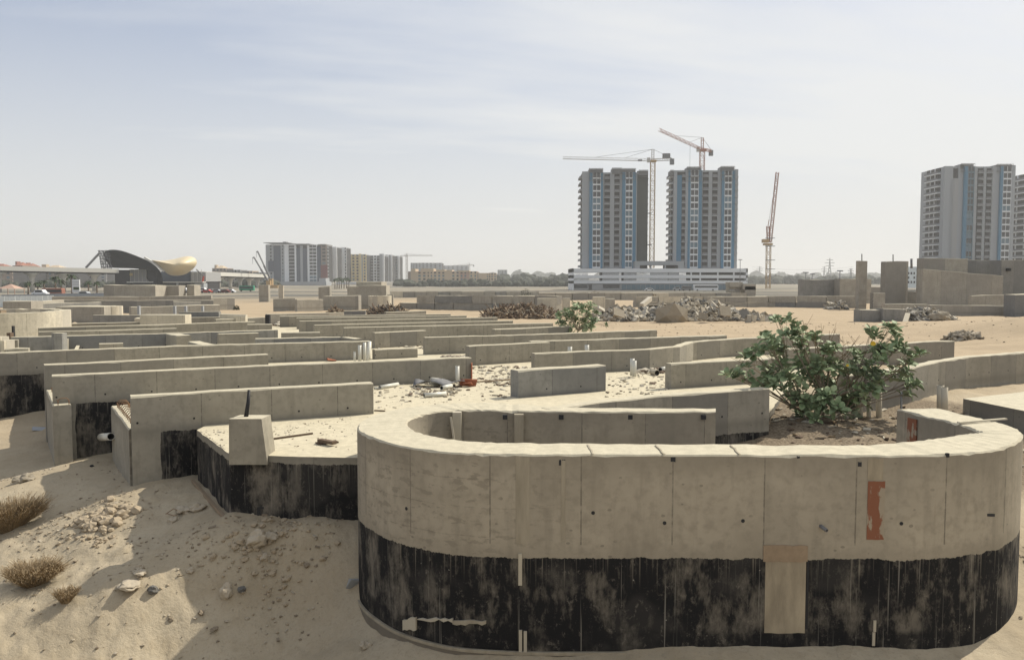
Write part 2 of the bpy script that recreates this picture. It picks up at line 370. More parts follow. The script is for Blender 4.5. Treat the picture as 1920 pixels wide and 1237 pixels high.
M['gap'] = simple('shaded_opening', (.035, .035, .037), .9, .3, .4)
M['net'] = simple('scaffold_netting', (.05, .056, .052), .95, .2, .25)
M['navy'] = simple('navy_cladding', (.045, .06, .09), .5, .12, .3)
M['maroon'] = simple('maroon_cladding', (.13, .03, .03), .7, .1)
M['beige'] = simple('beige_render', (.46, .37, .26), .85, .1, .3)
M['yellow'] = simple('yellow_render', (.60, .49, .26), .85, .08, .3)
M['pinkb'] = simple('pinkish_render', (.40, .27, .21), .85, .1, .3)
M['brownb'] = simple('brown_render', (.24, .19, .155), .85, .15, .3)
M['roofred'] = simple('red_brown_roof', (.27, .12, .085), .85, .15, 1)
M['asphalt'] = simple('asphalt', (.06, .06, .06), .9, .2, .2)
M['crane_y'] = simple('yellow_crane_steel', (.40, .27, .13), .6, .15)
M['crane_r'] = simple('red_brown_crane_steel', (.33, .15, .10), .6, .15)
M['crane_w'] = simple('white_crane_steel', (.45, .43, .40), .6, .15)
M['steel'] = simple('grey_steel', (.16, .16, .165), .6, .15)
M['gold'] = simple('golden_shell', (.60, .50, .32), .45, .06, .5, .02, .4)
M['darkshell'] = simple('dark_shell_lining', (.012, .013, .016), .95, .2, spec=0)
M['viad'] = simple('viaduct_concrete', (.50, .49, .45), .8, .08, .5)
M['red'] = simple('red_paint', (.40, .05, .03), .5, .1)
M['green'] = simple('green_paint', (.03, .22, .13), .6, .1)
M['hoard'] = simple('pale_hoarding_sheet', (.66, .70, .69), .7, .08, 2)
M['tyre'] = simple('tyre_rubber', (.02, .02, .02), .9)
M['hazy'] = simple('distant_scrub', (.055, .062, .045), .95, .3, .05)
# ------------------------------------------------------------------ camera, sun, sky
cam = bpy.data.cameras.new('camera'); co = bpy.data.objects.new('camera', cam); COL.objects.link(co)
cam.sensor_width = 36; cam.lens = 36 * F / 1920; cam.clip_end = 20000; cam.clip_start = .05
co.location = (0, 0, CZ); co.rotation_euler = (PI / 2 - TH, 0, 0); scene.camera = co
EL = math.radians(44); SD = Vector((.79 * math.cos(EL), .61 * math.cos(EL), math.sin(EL))).normalized()
sl = bpy.data.lights.new('sun', 'SUN'); sl.energy = 5.0; sl.angle = math.radians(.6); sl.color = (1, .93, .80)
so = bpy.data.objects.new('sun', sl); COL.objects.link(so); so.rotation_euler = SD.to_track_quat('Z', 'Y').to_euler()
w = bpy.data.worlds.new('World'); scene.world = w; w.use_nodes = True; nt = w.node_tree; nt.nodes.clear()
class WT(NT):
    def __init__(s, t): s.t = t
wt = WT(nt)
sky = wt.n('ShaderNodeTexSky', sky_type='NISHITA', sun_disc=False, sun_elevation=EL, sun_rotation=math.atan2(SD.x, SD.y), air_density=1.0, dust_density=3.0, ozone_density=1.2, altitude=0)
tc = wt.n('ShaderNodeTexCoord').outputs['Generated']
sp = wt.n('ShaderNodeSeparateXYZ', {0: tc}); zz = wt.math('MAXIMUM', sp.outputs[2], .0)
den = wt.math('ADD', zz, .16)
cu = wt.math('DIVIDE', sp.outputs[0], den); cv = wt.math('DIVIDE', sp.outputs[1], den)
cvec = wt.n('ShaderNodeCombineXYZ', {0: wt.math('ADD', wt.math('MULTIPLY', cu, .55), wt.math('MULTIPLY', cv, .28)), 1: wt.math('SUBTRACT', wt.math('MULTIPLY', cv, 1.1), wt.math('MULTIPLY', cu, .25)), 2: 3.7}).outputs[0]
c1 = wt.noise(cvec, .9, 6, .5); c2 = wt.noise(wt.vscale(cvec, (1., 2., 1.)), 1.7, 6, .52)
cl = wt.math('ADD', wt.math('MULTIPLY', c1, .62), wt.math('MULTIPLY', c2, .38))
# thicker veil to the right and toward the horizon
cl = wt.math('ADD', cl, wt.math('MULTIPLY', sp.outputs[0], .16))
cover = wt.ramp(cl, .37, .61)
hz = wt.ramp(zz, .26, .02)
cover = wt.math('MAXIMUM', wt.math('MULTIPLY', cover, .92), hz)
cover = wt.math('ADD', wt.math('MULTIPLY', cover, .85), .10, clamp=True)
CLC = (7.4, 7.5, 7.5)
HZC = (7.3, 7.35, 7.1)
ccol = wt.mix(wt.ramp(zz, .22, .0), CLC, HZC)
skc = wt.mix(.5, sky.outputs[0], (4.9, 5.45, 6.8))
bg = wt.n('ShaderNodeBackground', {'Color': wt.mix(cover, skc, ccol), 'Strength': .1})
wt.n('ShaderNodeOutputWorld', {'Surface': bg.outputs[0]})
scene.view_settings.view_transform = 'Standard'; scene.view_settings.look = 'None'
scene.view_settings.exposure = .2; scene.view_settings.gamma = 1; scene.view_settings.use_curve_mapping = False
# haze
hb = MB(); hb.box(-6800, -300, -3.2, 6800, 6800, 118); ho = hb.build('haze', [], origin=(0, 0, 0))
hm = bpy.data.materials.new('haze_air'); hm.use_nodes = True; hm.node_tree.nodes.clear()
ht = WT(hm.node_tree); pv = ht.n('ShaderNodeVolumePrincipled', {'Color': (.93, .93, .92, 1), 'Density': .00029, 'Anisotropy': .2})
ht.n('ShaderNodeOutputMaterial', {'Volume': pv.outputs[0]}); ho.data.materials.append(hm); ho['kind'] = 'stuff'
# ------------------------------------------------------------------ ground sheet
def make_ground():
    angs = list(np.radians(np.linspace(-40, 40, 480))) 
    left = list(np.radians(np.linspace(-180, -41, 40))); right = list(np.radians(np.linspace(41, 180, 40)))
    angs = left + angs + right[:-1]
    rs = [.4]
    while rs[-1] < 6500:
        r = rs[-1]; rs.append(r * (1.0058 if 8 < r < 26 else 1.012 if 26 <= r < 140 else 1.05))
    A = np.array(angs); RR = np.array(rs)
    X = np.sin(A)[None, :] * RR[:, None]; Y = np.cos(A)[None, :] * RR[:, None]
    Z = np.zeros_like(X)
    for i in range(0, len(rs), 20): Z[i:i + 20] = hgt(X[i:i + 20], Y[i:i + 20])
    for i, r in enumerate(rs):
        if r > 130: break
        for j in range(len(angs)): Z[i, j] += rough(float(X[i, j]), float(Y[i, j]))
    n = len(angs); V = np.stack([X, Y, Z], -1).reshape(-1, 3).tolist(); c = len(V)
    V.append((0, 0, float(hgt(0., 0.))))
    fs = []
    for i in range(len(rs) - 1):
        for j in range(n):
            l = (j + 1) % n; fs.append((i * n + j, (i + 1) * n + j, (i + 1) * n + l, i * n + l))
    for j in range(n): fs.append((c, j, (j + 1) % n))
    fs = [f[::-1] for f in fs]
    me = bpy.data.meshes.new('ground'); me.from_pydata(V, [], fs); me.polygons.foreach_set('use_smooth', [True] * len(fs))
    o = bpy.data.objects.new('ground', me); COL.objects.link(o); o['kind'] = 'structure'
    t = NT('desert_ground'); pos = t.n('ShaderNodeNewGeometry').outputs['Position']; s3 = t.n('ShaderNodeSeparateXYZ', {0: pos})
    dist = t.n('ShaderNodeVectorMath', {0: pos}, operation='LENGTH').outputs['Value']
    a = t.noise(pos, .35, 8, .6); b = t.noise(pos, 3., 8, .65); c_ = t.noise(pos, 22., 6, .7); d = t.noise(t.vscale(pos, (.02, .07, 1.)), 1., 6, .6)
    near = t.mix(t.ramp(a, .38, .62), (.32, .265, .185), (.40, .342, .25))
    near = t.mix(t.math('MULTIPLY', t.ramp(b, .5, .68), .5), near, (.30, .245, .165))
    near = t.mix(t.math('MULTIPLY', t.ramp(c_, .52, .68), .5), near, (.25, .205, .14))
    tan = t.mix(t.ramp(t.noise(t.vscale(pos, (.12, .5, 1.)), 1., 7, .65), .35, .65), (.385, .305, .21), (.32, .255, .175))
    tan = t.mix(t.math('MULTIPLY', t.ramp(b, .52, .7), .3), tan, (.36, .28, .19))
    far = t.mix(t.ramp(d, .38, .54), (.36, .305, .225), (.135, .13, .11))
    col = t.mix(t.ramp(dist, 20., 34.), near, tan); col = t.mix(t.ramp(dist, 120., 210.), col, far)
    litter = t.n('ShaderNodeTexVoronoi', {'Vector': pos, 'Scale': 9.}).outputs['Distance']
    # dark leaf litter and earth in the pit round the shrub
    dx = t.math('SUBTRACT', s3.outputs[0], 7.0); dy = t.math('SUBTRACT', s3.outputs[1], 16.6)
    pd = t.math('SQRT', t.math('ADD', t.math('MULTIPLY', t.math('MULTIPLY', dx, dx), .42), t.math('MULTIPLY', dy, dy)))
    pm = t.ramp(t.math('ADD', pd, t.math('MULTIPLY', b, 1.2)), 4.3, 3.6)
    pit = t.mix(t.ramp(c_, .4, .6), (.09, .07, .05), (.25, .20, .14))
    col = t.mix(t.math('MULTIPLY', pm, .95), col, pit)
    h = t.math('ADD', t.math('ADD', t.math('MULTIPLY', b, 1.), t.math('MULTIPLY', c_, .35)), t.math('MULTIPLY', litter, .1))
    me.materials.append(t.out(col, .97, h, .55, .06, .1))
make_ground()
def road(D, w, x0, x1, tilt, mat):
    mb = MB(); n = 60; prev = None
    for i in range(n + 1):
        x = x0 + (x1 - x0) * i / n; y = D + tilt * x; r = [(x, y + w * k / 3, float(hgt(x, y + w * k / 3)) + .06) for k in range(4)]; a = mb.add(r)
        if prev is not None:
            for k in range(3): mb.face((prev + k, a + k, a + k + 1, prev + k + 1), 0, None, True)
        prev = a
    o = mb.build('road', M[mat], origin=(0, 0, 0)); o['kind'] = 'structure'
M['scrubroad'] = simple('dusty_asphalt', (.115, .11, .10), .95, .35, .08)
road(225, 26, -230, 240, .06, 'scrubroad'); road(345, 14, -300, 400, 0, 'asphalt'); road(300, 9, -30, 300, -.03, 'scrubroad')
# ------------------------------------------------------------------ walls
def resample(pts, step):
    out = [pts[0]]
    for a, b in zip(pts, pts[1:]):
        L = math.dist(a, b); n = max(1, int(L / step))
        out += [(a[0] + (b[0] - a[0]) * k / n, a[1] + (b[1] - a[1]) * k / n) for k in range(1, n + 1)]
    return out
def wall_mesh(mb, pts, th, zt, zb, jit=.008, step=.3, ztf=None, side=1):
    """pts: xy line of the front top edge; the thickness runs away from the camera"""
    pts = resample(pts, step); n = len(pts); S = 0; rows = []; c = .014
    for i, p in enumerate(pts):
        a = pts[max(0, i - 1)]; b = pts[min(n - 1, i + 1)]
        d = Vector((b[0] - a[0], b[1] - a[1])).normalized(); nn = Vector((-d.y, d.x)) * side
        if i: S += math.dist(pts[i - 1], p)
        z = (ztf(S) if ztf else zt) + (mnoise.noise(Vector((p[0] * 1.7, p[1] * 1.7, 5))) * 1.3 + U(-1, 1) * .6) * jit
        e = U(0, jit * 1.2); e2 = U(0, jit * 1.2)
        if U(0, 1) < .08: e += jit * 2.5
        f = lambda k, zz: (p[0] + nn.x * k, p[1] + nn.y * k, zz)
        rows.append((mb.add([f(0, zb), f(0, z - c - e), f(c + e * .6, z), f(th - c - e2, z + U(-1, 1) * jit * .4), f(th, z - c - e2), f(th, zb)]), S, z))
    for (r0, s0, z0), (r1, s1, z1) in zip(rows, rows[1:]):
        mb.face((r0, r1, r1 + 1, r0 + 1), 0, [(s0, zb), (s1, zb), (s1, z1), (s0, z0)])
        mb.face((r0 + 1, r1 + 1, r1 + 2, r0 + 2), 0, [(s0, z0)] * 4)
        mb.face((r0 + 2, r1 + 2, r1 + 3, r0 + 3), 0)
        mb.face((r0 + 3, r1 + 3, r1 + 4, r0 + 4), 0)
        mb.face((r0 + 4, r1 + 4, r1 + 5, r0 + 5), 0, [(s0, z0), (s1, z1), (s1, zb), (s0, zb)])
    r, s_, z = rows[0]; mb.face([r + k for k in (5, 4, 3, 2, 1, 0)][::-1] if side < 0 else [r + k for k in (0, 1, 2, 3, 4, 5)], 0, [(-.3, 2.9)] * 6)
    r, s_, z = rows[-1]; mb.face([r + k for k in (5, 4, 3, 2, 1, 0)], 0, [(s_ + .3, 2.9)] * 6)
G_UP = 'low concrete foundation walls on the slab'
def wall(label, px, zt=3.0, th=.25, zb=2.34, mat='conc', name='concrete_upstand', cat='concrete wall', group=G_UP, ztf=None, side=1, jit=.008):
    pts = [P(a, b, zt)[:2] for a, b in px]
    D = min(q[1] for q in pts); mb = MB()
    wall_mesh(mb, pts, th, zt, zb, jit, .3 if D < 30 else 1.2, ztf, side)
    return tag(mb.build(name, M[mat], origin=(pts[0][0], pts[0][1], zb)), label, cat, group)
wall('long low concrete wall on a corner pier, right behind the small tapered stub', [(245, 743), (470, 730), (700, 718)], zb=.9, mat='conc_w1', th=.26)
wall('long concrete wall with a darker panel and black recess below its left end', [(97, 704), (480, 686), (884, 670)], zb=.8, mat='conc_w2', th=.26)
wall('concrete wall just behind the long wall that has the black recess', [(83, 684), (290, 674), (503, 664)], zb=.8, th=.25)
wall('very long concrete wall running off the left edge above a black painted base', [(-150, 668), (0, 661), (350, 648), (694, 639)], zb=.8, mat='conc_w3', th=.25)
wall('short freestanding concrete block wall on the bright slab behind the curved wall', [(972, 695), (1136, 685)], th=.36, mat='conc_g')
wall('long concrete wall whose top kinks upward midway, behind the short freestanding block', [(1003, 662.5), (1219, 654.5), (1275, 649), (1300, 641), (1362, 636), (1575, 626)], mat='conc')
wall('concrete wall with a darker left panel, beside litter behind the long pipe wall', [(880, 648.5), (1031, 641)])
wall('long straight concrete wall with two pipe tops showing before it', [(996, 640), (1121, 636), (1363, 628.5)])
wall('long thin concrete wall reaching the sand below the middle green shrub', [(797, 632.5), (999, 627), (1232, 618.5)])
wall('squat pale concrete wall left of centre above a lower one', [(703, 623.5), (799, 619)])
wall('lowest short concrete wall standing before the squat one, left of centre', [(703, 655.5), (783, 652)], zt=2.72)
wall('long concrete wall stretching from behind the squat wall toward the sand', [(645, 614), (761, 611.5), (1037, 605.5)])
wall('small concrete wall right under the middle green shrub', [(928, 617), (1072, 611)], zb=2.2)
wall('concrete wall with a white slot in its top, among the packed rows', [(590, 609), (690, 606.6), (962, 601)])
wall('narrow wall strip ending left of the scrap wood heap, third of the far rows', [(562, 602), (933, 594.7)])
wall('far thin wall line, second behind the packed rows', [(556, 595.5), (875, 591.8)])
wall('farthest thin wall line before the open sand', [(525, 592.8), (845, 588.6)])
wall('pale thin concrete screen lying low at the sand edge beside a dark post', [(500, 588.5), (645, 585.8)], mat='conc_pale_lit')
wall('little rounded grey wall piece before the mixed scrap heap', [(645, 582.5), (685, 582.5)], mat='conc_g', zb=2.1)
wall('far short wall right of the mixed scrap heap', [(724, 585), (799, 582.5)], zb=2.1)
wall('concrete wall half hidden behind the lower left leaves of the big shrub', [(1259, 682), (1411, 674), (1475, 671)], zb=2.1)
wall('concrete wall with vertical joints right of the big shrub, before the sandy mound', [(1480, 654), (1670, 644.5), (1790, 638.5)], zb=2.0)
wall('big concrete wall rising off the right edge behind the big shrub', [(1590, 704), (1712, 689), (1760, 678), (1817, 669.5), (1990, 655)], zb=1.9)
wall('concrete wall with curved dark base just behind the curved pit', [(1036, 768), (1124, 754), (1211, 745), (1358, 734), (1443, 728)], zb=1.95, mat='conc_rb')
# left-hand rooms
wall('concrete wall starting beside the large round pit on the left', [(72, 614.5), (290, 608.5), (478, 602.5)])
wall('lower concrete wall with a bright right end before the one beside the round pit', [(72, 621.5), (331, 615.5)], zt=2.9)
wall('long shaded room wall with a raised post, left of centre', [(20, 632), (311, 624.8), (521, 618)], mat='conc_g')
wall('short concrete wall right of the cross wall in the left rooms', [(410, 626), (485, 623.5)])
wall('short concrete wall before the long rows, beside white scraps', [(527, 623.5), (600, 622.3)])
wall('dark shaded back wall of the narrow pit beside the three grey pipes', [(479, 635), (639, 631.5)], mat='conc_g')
wall('small concrete wall left of the dark post', [(464, 608.3), (510, 607.5)])
wall('thin far wall line left of the dark post', [(405, 598.5), (498, 594.6)])
wall('short far concrete wall below four white slots', [(292, 595.5), (460, 594)])
wall('low strip of wall before the pale heap of sand', [(117, 606.5), (284, 603.6)], zt=2.9)
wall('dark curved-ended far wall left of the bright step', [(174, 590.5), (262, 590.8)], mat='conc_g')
wall('bright stepped concrete block in the far left rows', [(252, 597), (292, 596.5)], mat='conc_pale_lit', th=1.2)
wall('small concrete panel inside the left room', [(175, 632.5), (211, 631.8)], zt=2.9)
wall('lowest concrete panel inside the left room', [(186, 644.5), (231, 643)], zt=2.75)
wall('small square concrete panel near the left edge', [(10, 637), (33, 636.6)], zt=2.92)
wall('crumbled low concrete kerb near the left edge', [(10, 652.8), (53, 651.8)], zt=2.7, jit=.03)
wall('concrete step panel with a bright end beside the raised post', [(104, 636.5), (123, 636.2)], zt=2.9, th=.5)
# the three cross walls running back into the depth
def cross(label, a, b, zt, w=.34, zb=.9, mat='conc', name='cross_upstand'):
    p, q = P(*a, zt)[:2], P(*b, zt)[:2]; p = (p[0] + (q[0] - p[0]) * .08, p[1] + (q[1] - p[1]) * .08); mb = MB()
    wall_mesh(mb, [p, q], w, zt, zb, .008, .3, side=-1)
    return tag(mb.build(name, M[mat], origin=(p[0], p[1], zb)), label, 'concrete wall', 'cross walls running into the distance')
cross('cross wall with a row of rusty steel loops, left of the coated pier', (245, 809), (208, 761), 2.41)
cross('cross wall at the far left with one rusty loop in its bright top', (100, 764), (86, 731), 2.41)
cross('bright topped cross wall joining the shaded room wall', (333, 630), (311, 625.5), 3.0, .5, 2.34, 'conc')
cross('bright topped cross wall meeting the long wall in the left room', (388, 649), (352, 640), 2.98, .4, 2.34, 'conc')
cross('pale cross wall closing the right end of the narrow pit', (667, 636), (639, 631.5), 3.0, .3, 2.34, 'conc')
mb = MB(); q = P(97, 624.5, 3.25); mb.box(q[0], q[1] - .02, 2.34, q[0] + .34, q[1] + .3, 3.25); tag(mb.build('wall_post', M['conc_g']), 'raised square post in the shaded left room wall', 'concrete post')
mb = MB(); q = P(497, 590, 3.15); mb.box(q[0], q[1], 2.1, q[0] + .22, q[1] + .25, 3.15); tag(mb.build('wall_post', M['black']), 'dark square post at the end of the far rows', 'post')
mb = MB(); q = P(-30, 632, 3.05); mb.box(q[0], q[1], 2.3, q[0] + .55, q[1] + .5, 3.05); q = P(12, 637.5, 2.95)
mb.box(q[0] - .02, q[1] - .3, 2.34, q[0] + .1, q[1] + .3, 2.95); tag(mb.build('wall_stub', M['conc_pale_lit']), 'bright pale block at the left edge before the round pit', 'concrete block')
# ------------------------------------------------------------------ floor slab
def slab(label, pts, zt, zb, mat, jit=.012):
    mb = MB(); ring = [P(a, b, zt)[:2] if len(c_) == 0 else (a, b) for a, b, *c_ in pts]
    ring = [q for q in ring]
    n = len(ring); fine = []
    for i in range(n):
        a, b = ring[i], ring[(i + 1) % n]; L = math.dist(a, b); k = max(1, int(L / .25)) if min(a[1], b[1]) < 22 else 1
        fine += [(a[0] + (b[0] - a[0]) * j / k + (U(-jit, jit) if j else 0), a[1] + (b[1] - a[1]) * j / k + (U(-jit, jit) if j else 0)) for j in range(k)]
    mb.prism(fine, zb, zt, 0); o = mb.build('floor_slab', M[mat]); return tag(o, label, 'concrete slab')
s1 = slab('big dusty concrete floor slab with black painted front edge carrying the low walls',
     [(431, 851), (560, 856), (680, 858), (-1.2, 12.3, 0), (1.5, 13.6, 0), (4.9, 15.9, 0), (6.2, 19, 0), (9, 25, 0), (9.3, 30, 0), (3, 37, 0), (-2.5, 46, 0), (-13, 47, 0), (-24, 33, 0), (-16.5, 22.6, 0), (-12.9, 23.9, 0), (-10.7, 20.2, 0), (-9.1, 17.9, 0), (-7.95, 18.2, 0), (-7.95, 17.3, 0), (-6.2, 14.75, 0), (-5.5, 15.05, 0), (369, 806)], 2.4, .9, 'conc_slab')
slab('small raised slab behind the right end of the curved wall', [(1806, 747), (1920, 770), (2050, 795), (2100, 735), (1930, 733)], 2.42, 1.8, 'conc')
# ------------------------------------------------------------------ curved pit wall
PAIR = [((1342, 765), (1342, 770.8)), ((1180, 764.5), (1200, 771.5)), ((1050, 763), (1075, 771.5)), ((985, 758), (985, 770)), ((913, 755), (920, 768.8)), ((850, 756), (880, 768.5)),
        ((790, 760), (842, 770)), ((734, 769), (805, 774)), ((700, 778), (782, 780)), ((678, 790), (767, 788)), ((669.5, 800), (764, 794)), ((676, 810), (770, 801)), ((700, 821), (788, 811)),
        ((750, 835), (825, 819.5)), ((836, 846.5), (880, 826)), ((920, 850.5), (945, 829)), ((1020, 852), (1030, 830.5)), ((1200, 852), (1200, 831.5)), ((1400, 852.5), (1400, 832.5)),
        ((1558, 852.5), (1545, 834)), ((1720, 853), (1660, 831)), ((1817, 849), (1729, 825)), ((1875, 840.5), (1778, 817.5)), ((1907, 829), (1812, 812.8)), ((1919, 816), (1834, 811)),
        ((1912, 806), (1838, 809)), ((1891, 797), (1822, 803)), ((1855, 788), (1784, 791)), ((1810, 777), (1740, 781)), ((1757, 765), (1682, 767))]
def crom(P_, k=6):
    out = []; n = len(P_)
    for i in range(n - 1):
        p0, p1, p2, p3 = [Vector(P_[min(max(j, 0), n - 1)]) for j in (i - 1, i, i + 1, i + 2)]
        for j in range(k):
            t = j / k; out.append(.5 * ((2 * p1) + (p2 - p0) * t + (2 * p0 - 5 * p1 + 4 * p2 - p3) * t * t + (3 * p1 - p0 - 3 * p2 + p3) * t ** 3))
    out.append(Vector(P_[-1])); return out
RO = crom([P(*o, 3.0)[:2] for o, i in PAIR]); RI = crom([P(*i, 3.0)[:2] for o, i in PAIR])
def ring_band(z0, z1, off, top=False, bot=False, both=True):
    mb = MB(); n = len(RO); S = 0; rows = []
    for i in range(n):
        o, q = RO[i], RI[i]; 
        if i: S += (RO[i] - RO[i - 1]).length
        d = (o - q).normalized(); oo = o + d * off; ii = q - d * (off if off > 0 else 0)
        a, b = i, 0
        zj = (mnoise.noise(Vector((o.x * 1.5, o.y * 1.5, 2))) * .012 + U(-.006, .006)) if top else 0
        e = (.018 + (U(0, .02) if R() < .25 else 0)) if top else 0
        zt = z1 + zj
        rows.append((mb.add([(oo.x, oo.y, z0), (oo.x, oo.y, zt - e), (oo.x - d.x * e, oo.y - d.y * e, zt), (ii.x + d.x * e, ii.y + d.y * e, zt + U(-.004, .004)), (ii.x, ii.y, zt - e), (ii.x, ii.y, z0)]), S, zt))
    for (r0, s0, a0), (r1, s1, a1) in zip(rows, rows[1:]):
        mb.face((r0 + 1, r1 + 1, r1, r0), 0, [(s0, a0), (s1, a1), (s1, z0), (s0, z0)], False)
        mb.face((r0 + 2, r1 + 2, r1 + 1, r0 + 1), 0, [(s0, a0)] * 4)
        if top or off: mb.face((r0 + 3, r1 + 3, r1 + 2, r0 + 2), 0)
        mb.face((r0 + 4, r1 + 4, r1 + 3, r0 + 3), 0, [(s0, a0)] * 4)
        mb.face((r0 + 5, r1 + 5, r1 + 4, r0 + 4), 0, [(s0, z0), (s1, z0), (s1, a1), (s0, a0)], False)
    for r in (rows[0][0], rows[-1][0]): mb.face([r + k for k in range(6)], 0, [(-.2, 2.)] * 6)
    return mb
t = NT('smeared_mortar'); pos = t.n('ShaderNodeNewGeometry').outputs['Position']; nz = t.noise(t.vscale(pos, (6., 6., 1.)), 1.2, 7, .65)
M['smear'] = t.out(t.mix(t.ramp(nz, .35, .65), (.25, .22, .165), (.34, .30, .23)), .9, nz, .3)
M['smear0'] = simple('dark_footing', (.17, .15, .12), .9, .3, 6)  # darker tone for the footing below the ledge
rc = thing('oval_pit', (1.8, 10.5, .3), 'large oval concrete pit wall with black painted lower half in the foreground', 'concrete wall')
ring_band(1.95, 3.0, 0, True).build('upper_wall', M['conc_ring'], rc)
ring_band(.695, 1.95, 0).build('coated_base', M['ring_low'], rc)
ring_band(.655, .69, .03).build('footing_ledge', M['smear'], rc)
ring_band(.1, .65, .02).build('footing', M['smear0'], rc)
def ring_hit(px, py):
    d = ray(px, py); best = None
    for a, b in zip(RO, RO[1:]):
        ex, ey = b.x - a.x, b.y - a.y; det = d[0] * (-ey) - d[1] * (-ex)
        if abs(det) < 1e-9: continue
        t = (a.x * (-ey) - a.y * (-ex)) / det; s_ = (d[0] * a.y - d[1] * a.x) / det
        if t > 0 and -.001 <= s_ <= 1.001 and (best is None or t < best[0]):
            nn = Vector((ey, -ex)).normalized()
            if nn.y > 0: nn = -nn
            best = (t, nn)
    t, nn = best; return Vector((d[0] * t, d[1] * t, CZ + d[2] * t)), Vector((nn.x, nn.y, 0))
def patch(name, x0, y0, x1, y1, mat, t=.006, parent=rc, n=6, jag=0):
    """thin piece lying on the curved face between photo columns x0..x1"""
    mb = MB(); rows = []
    for k in range(n + 1):
        x = x0 + (x1 - x0) * k / n; a, nn = ring_hit(x, (y0 + y1) / 2); 
        dd = a.y; za = PD(x, y0, dd)[2] + U(-jag, jag); zb = PD(x, y1, dd)[2] + U(-jag, jag)
        o1 = nn * t; o2 = nn * -.02
        rows.append(mb.add([(a.x + o1.x, a.y + o1.y, zb), (a.x + o1.x, a.y + o1.y, za), (a.x + o2.x, a.y + o2.y, za), (a.x + o2.x, a.y + o2.y, zb)]))
    for r0, r1 in zip(rows, rows[1:]):
        for i in range(4): j = (i + 1) % 4; mb.face((r0 + i, r1 + i, r1 + j, r0 + j))
    mb.face([rows[0] + k for k in range(4)]); mb.face([rows[-1] + k for k in range(4)][::-1])
    return mb.build(name, M[mat] if isinstance(mat, str) else mat, parent)
t = NT('peeling_orange'); pos = t.n('ShaderNodeNewGeometry').outputs['Position']; nz = t.noise(t.vscale(pos, (3., 3., 1.3)), 2.2, 7, .65)
M['peel'] = t.out(t.mix(t.ramp(nz, .53, .56), (.215, .09, .052), (.31, .265, .20)), .85, nz, .3)
t = NT('niche_plaster'); pos = t.n('ShaderNodeNewGeometry').outputs['Position']; nz = t.noise(t.vscale(pos, (4., 4., 1.)), 1.2, 7, .65)
M['niche'] = t.out(t.mix(t.ramp(nz, .35, .65), (.24, .205, .15), (.39, .335, .245)), .9, nz, .3)
patch('orange_board', 1626, 902, 1658, 1011, 'peel', .006, jag=.003)
patch('plaster_niche', 1434, 1050, 1510, 1186, 'niche', .006, jag=.006)
patch('niche_lintel', 1431, 1022, 1514, 1052, 'wood', .012, jag=.008)
patch('niche_edge_shade', 1511, 1052, 1515, 1178, 'black', .012)  # black strip stands in for the shade at the recess edge
patch('mortar_strip', 967, 855, 993, 1018, 'smear', .004, jag=.01)
patch('mortar_strip', 1052, 862, 1060, 1012, 'smear', .004, jag=.01)
patch('mortar_strip', 1627, 858, 1656, 899, 'niche', .004, jag=.01)
patch('pale_batten', 972, 1037, 979, 1096, 'pale', .02); patch('pale_batten', 973, 1180, 979, 1224, 'pale', .02); patch('pale_batten', 982, 1182, 988, 1222, 'pale', .02)
patch('pale_batten', 1637, 1162, 1642, 1183, 'pale', .015); patch('pale_batten', 1635, 1184, 1640, 1209, 'pale', .015)
patch('cement_seam', 785, 1157, 850, 1162, 'pale', .03, jag=.02, n=8); patch('cement_seam', 850, 1162, 912, 1169, 'smear', .025, jag=.015, n=8)
patch('cement_seam', 758, 1158, 782, 1178, 'pale', .03, jag=.02)
for x, y in ((762, 953), (976, 978), (1112, 961), (1246, 980), (1393, 976), (1690, 981)):
    a, nn = ring_hit(x, y); mb = MB(); mb.tube([a - nn * .03, a + nn * .003], .022, 0, 10); mb.build('tie_hole', M['black'], rc)
a, nn = ring_hit(1537, 985); mb = MB(); mb.hollow(a - nn * .03, a + nn * .09 + Vector((.05, 0, -.03)), .022, .015, 0, 10, 1); mb.build('tie_pipe', [M['steel'], M['pvc_in']], rc)
for x, y, w_, h_ in ((1054, 867, 12, 10), (1262, 861, 9, 9), (1612, 870, 7, 8), (1777, 853, 6, 7), (1858, 965, 14, 5), (1497, 857, 5, 4)):
    patch('pocket', x - w_ / 2, y - h_ / 2, x + w_ / 2, y + h_ / 2, 'gap', .003, n=2, jag=.004)
# cracks across the top
for x0, x1 in ((1103, 1112), (1228, 1245), (1370, 1388)):
    mb = MB(); a = P(x0, 833, 3.012); b = P(x1, 851, 3.012); pts = [Vector(a) + (Vector(b) - Vector(a)) * k / 5 + Vector((U(-.01, .01), 0, 0)) for k in range(6)]
    for u_, v_ in zip(pts, pts[1:]): mb.bar(u_, v_, .02, 0, .004)
    mb.build('top_crack', M['smear'], rc)
# pilasters and board inside the left bend
def inner_box(name, x, y, w_, d_, z0, z1, mat):
    q = P(x, y, 3.0); mb = MB(); mb.box(q[0] - w_ / 2, q[1] - d_, z0, q[0] + w_ / 2, q[1] + .05, z1); return mb.build(name, M[mat], rc)
inner_box('rendered_pilaster', 857, 770, .13, .07, 1.6, 2.985, 'pale'); inner_box('rendered_pilaster', 973, 771, .14, .06, 1.6, 2.96, 'smear')
q = P(846, 771, 3.0); mb = MB(); mb.bar((q[0], q[1] - .1, 2.93), (q[0] + .09, q[1] - .16, 2.3), .03); mb.build('loose_batten', M['pale'], rc)
for x in (947, 1052, 1181, 1318):
    q = P(x, 776, 2.955); yb = P(x, 771, 3.)[1]; mb = MB(); mb.box(q[0] - .035, yb - .03, 2.88, q[0] + .035, yb + .02, 2.95); mb.build('pocket', M['gap'], rc)
mb = MB(); a = P(1697, 772, 3.); b = P(1714, 776, 3.)
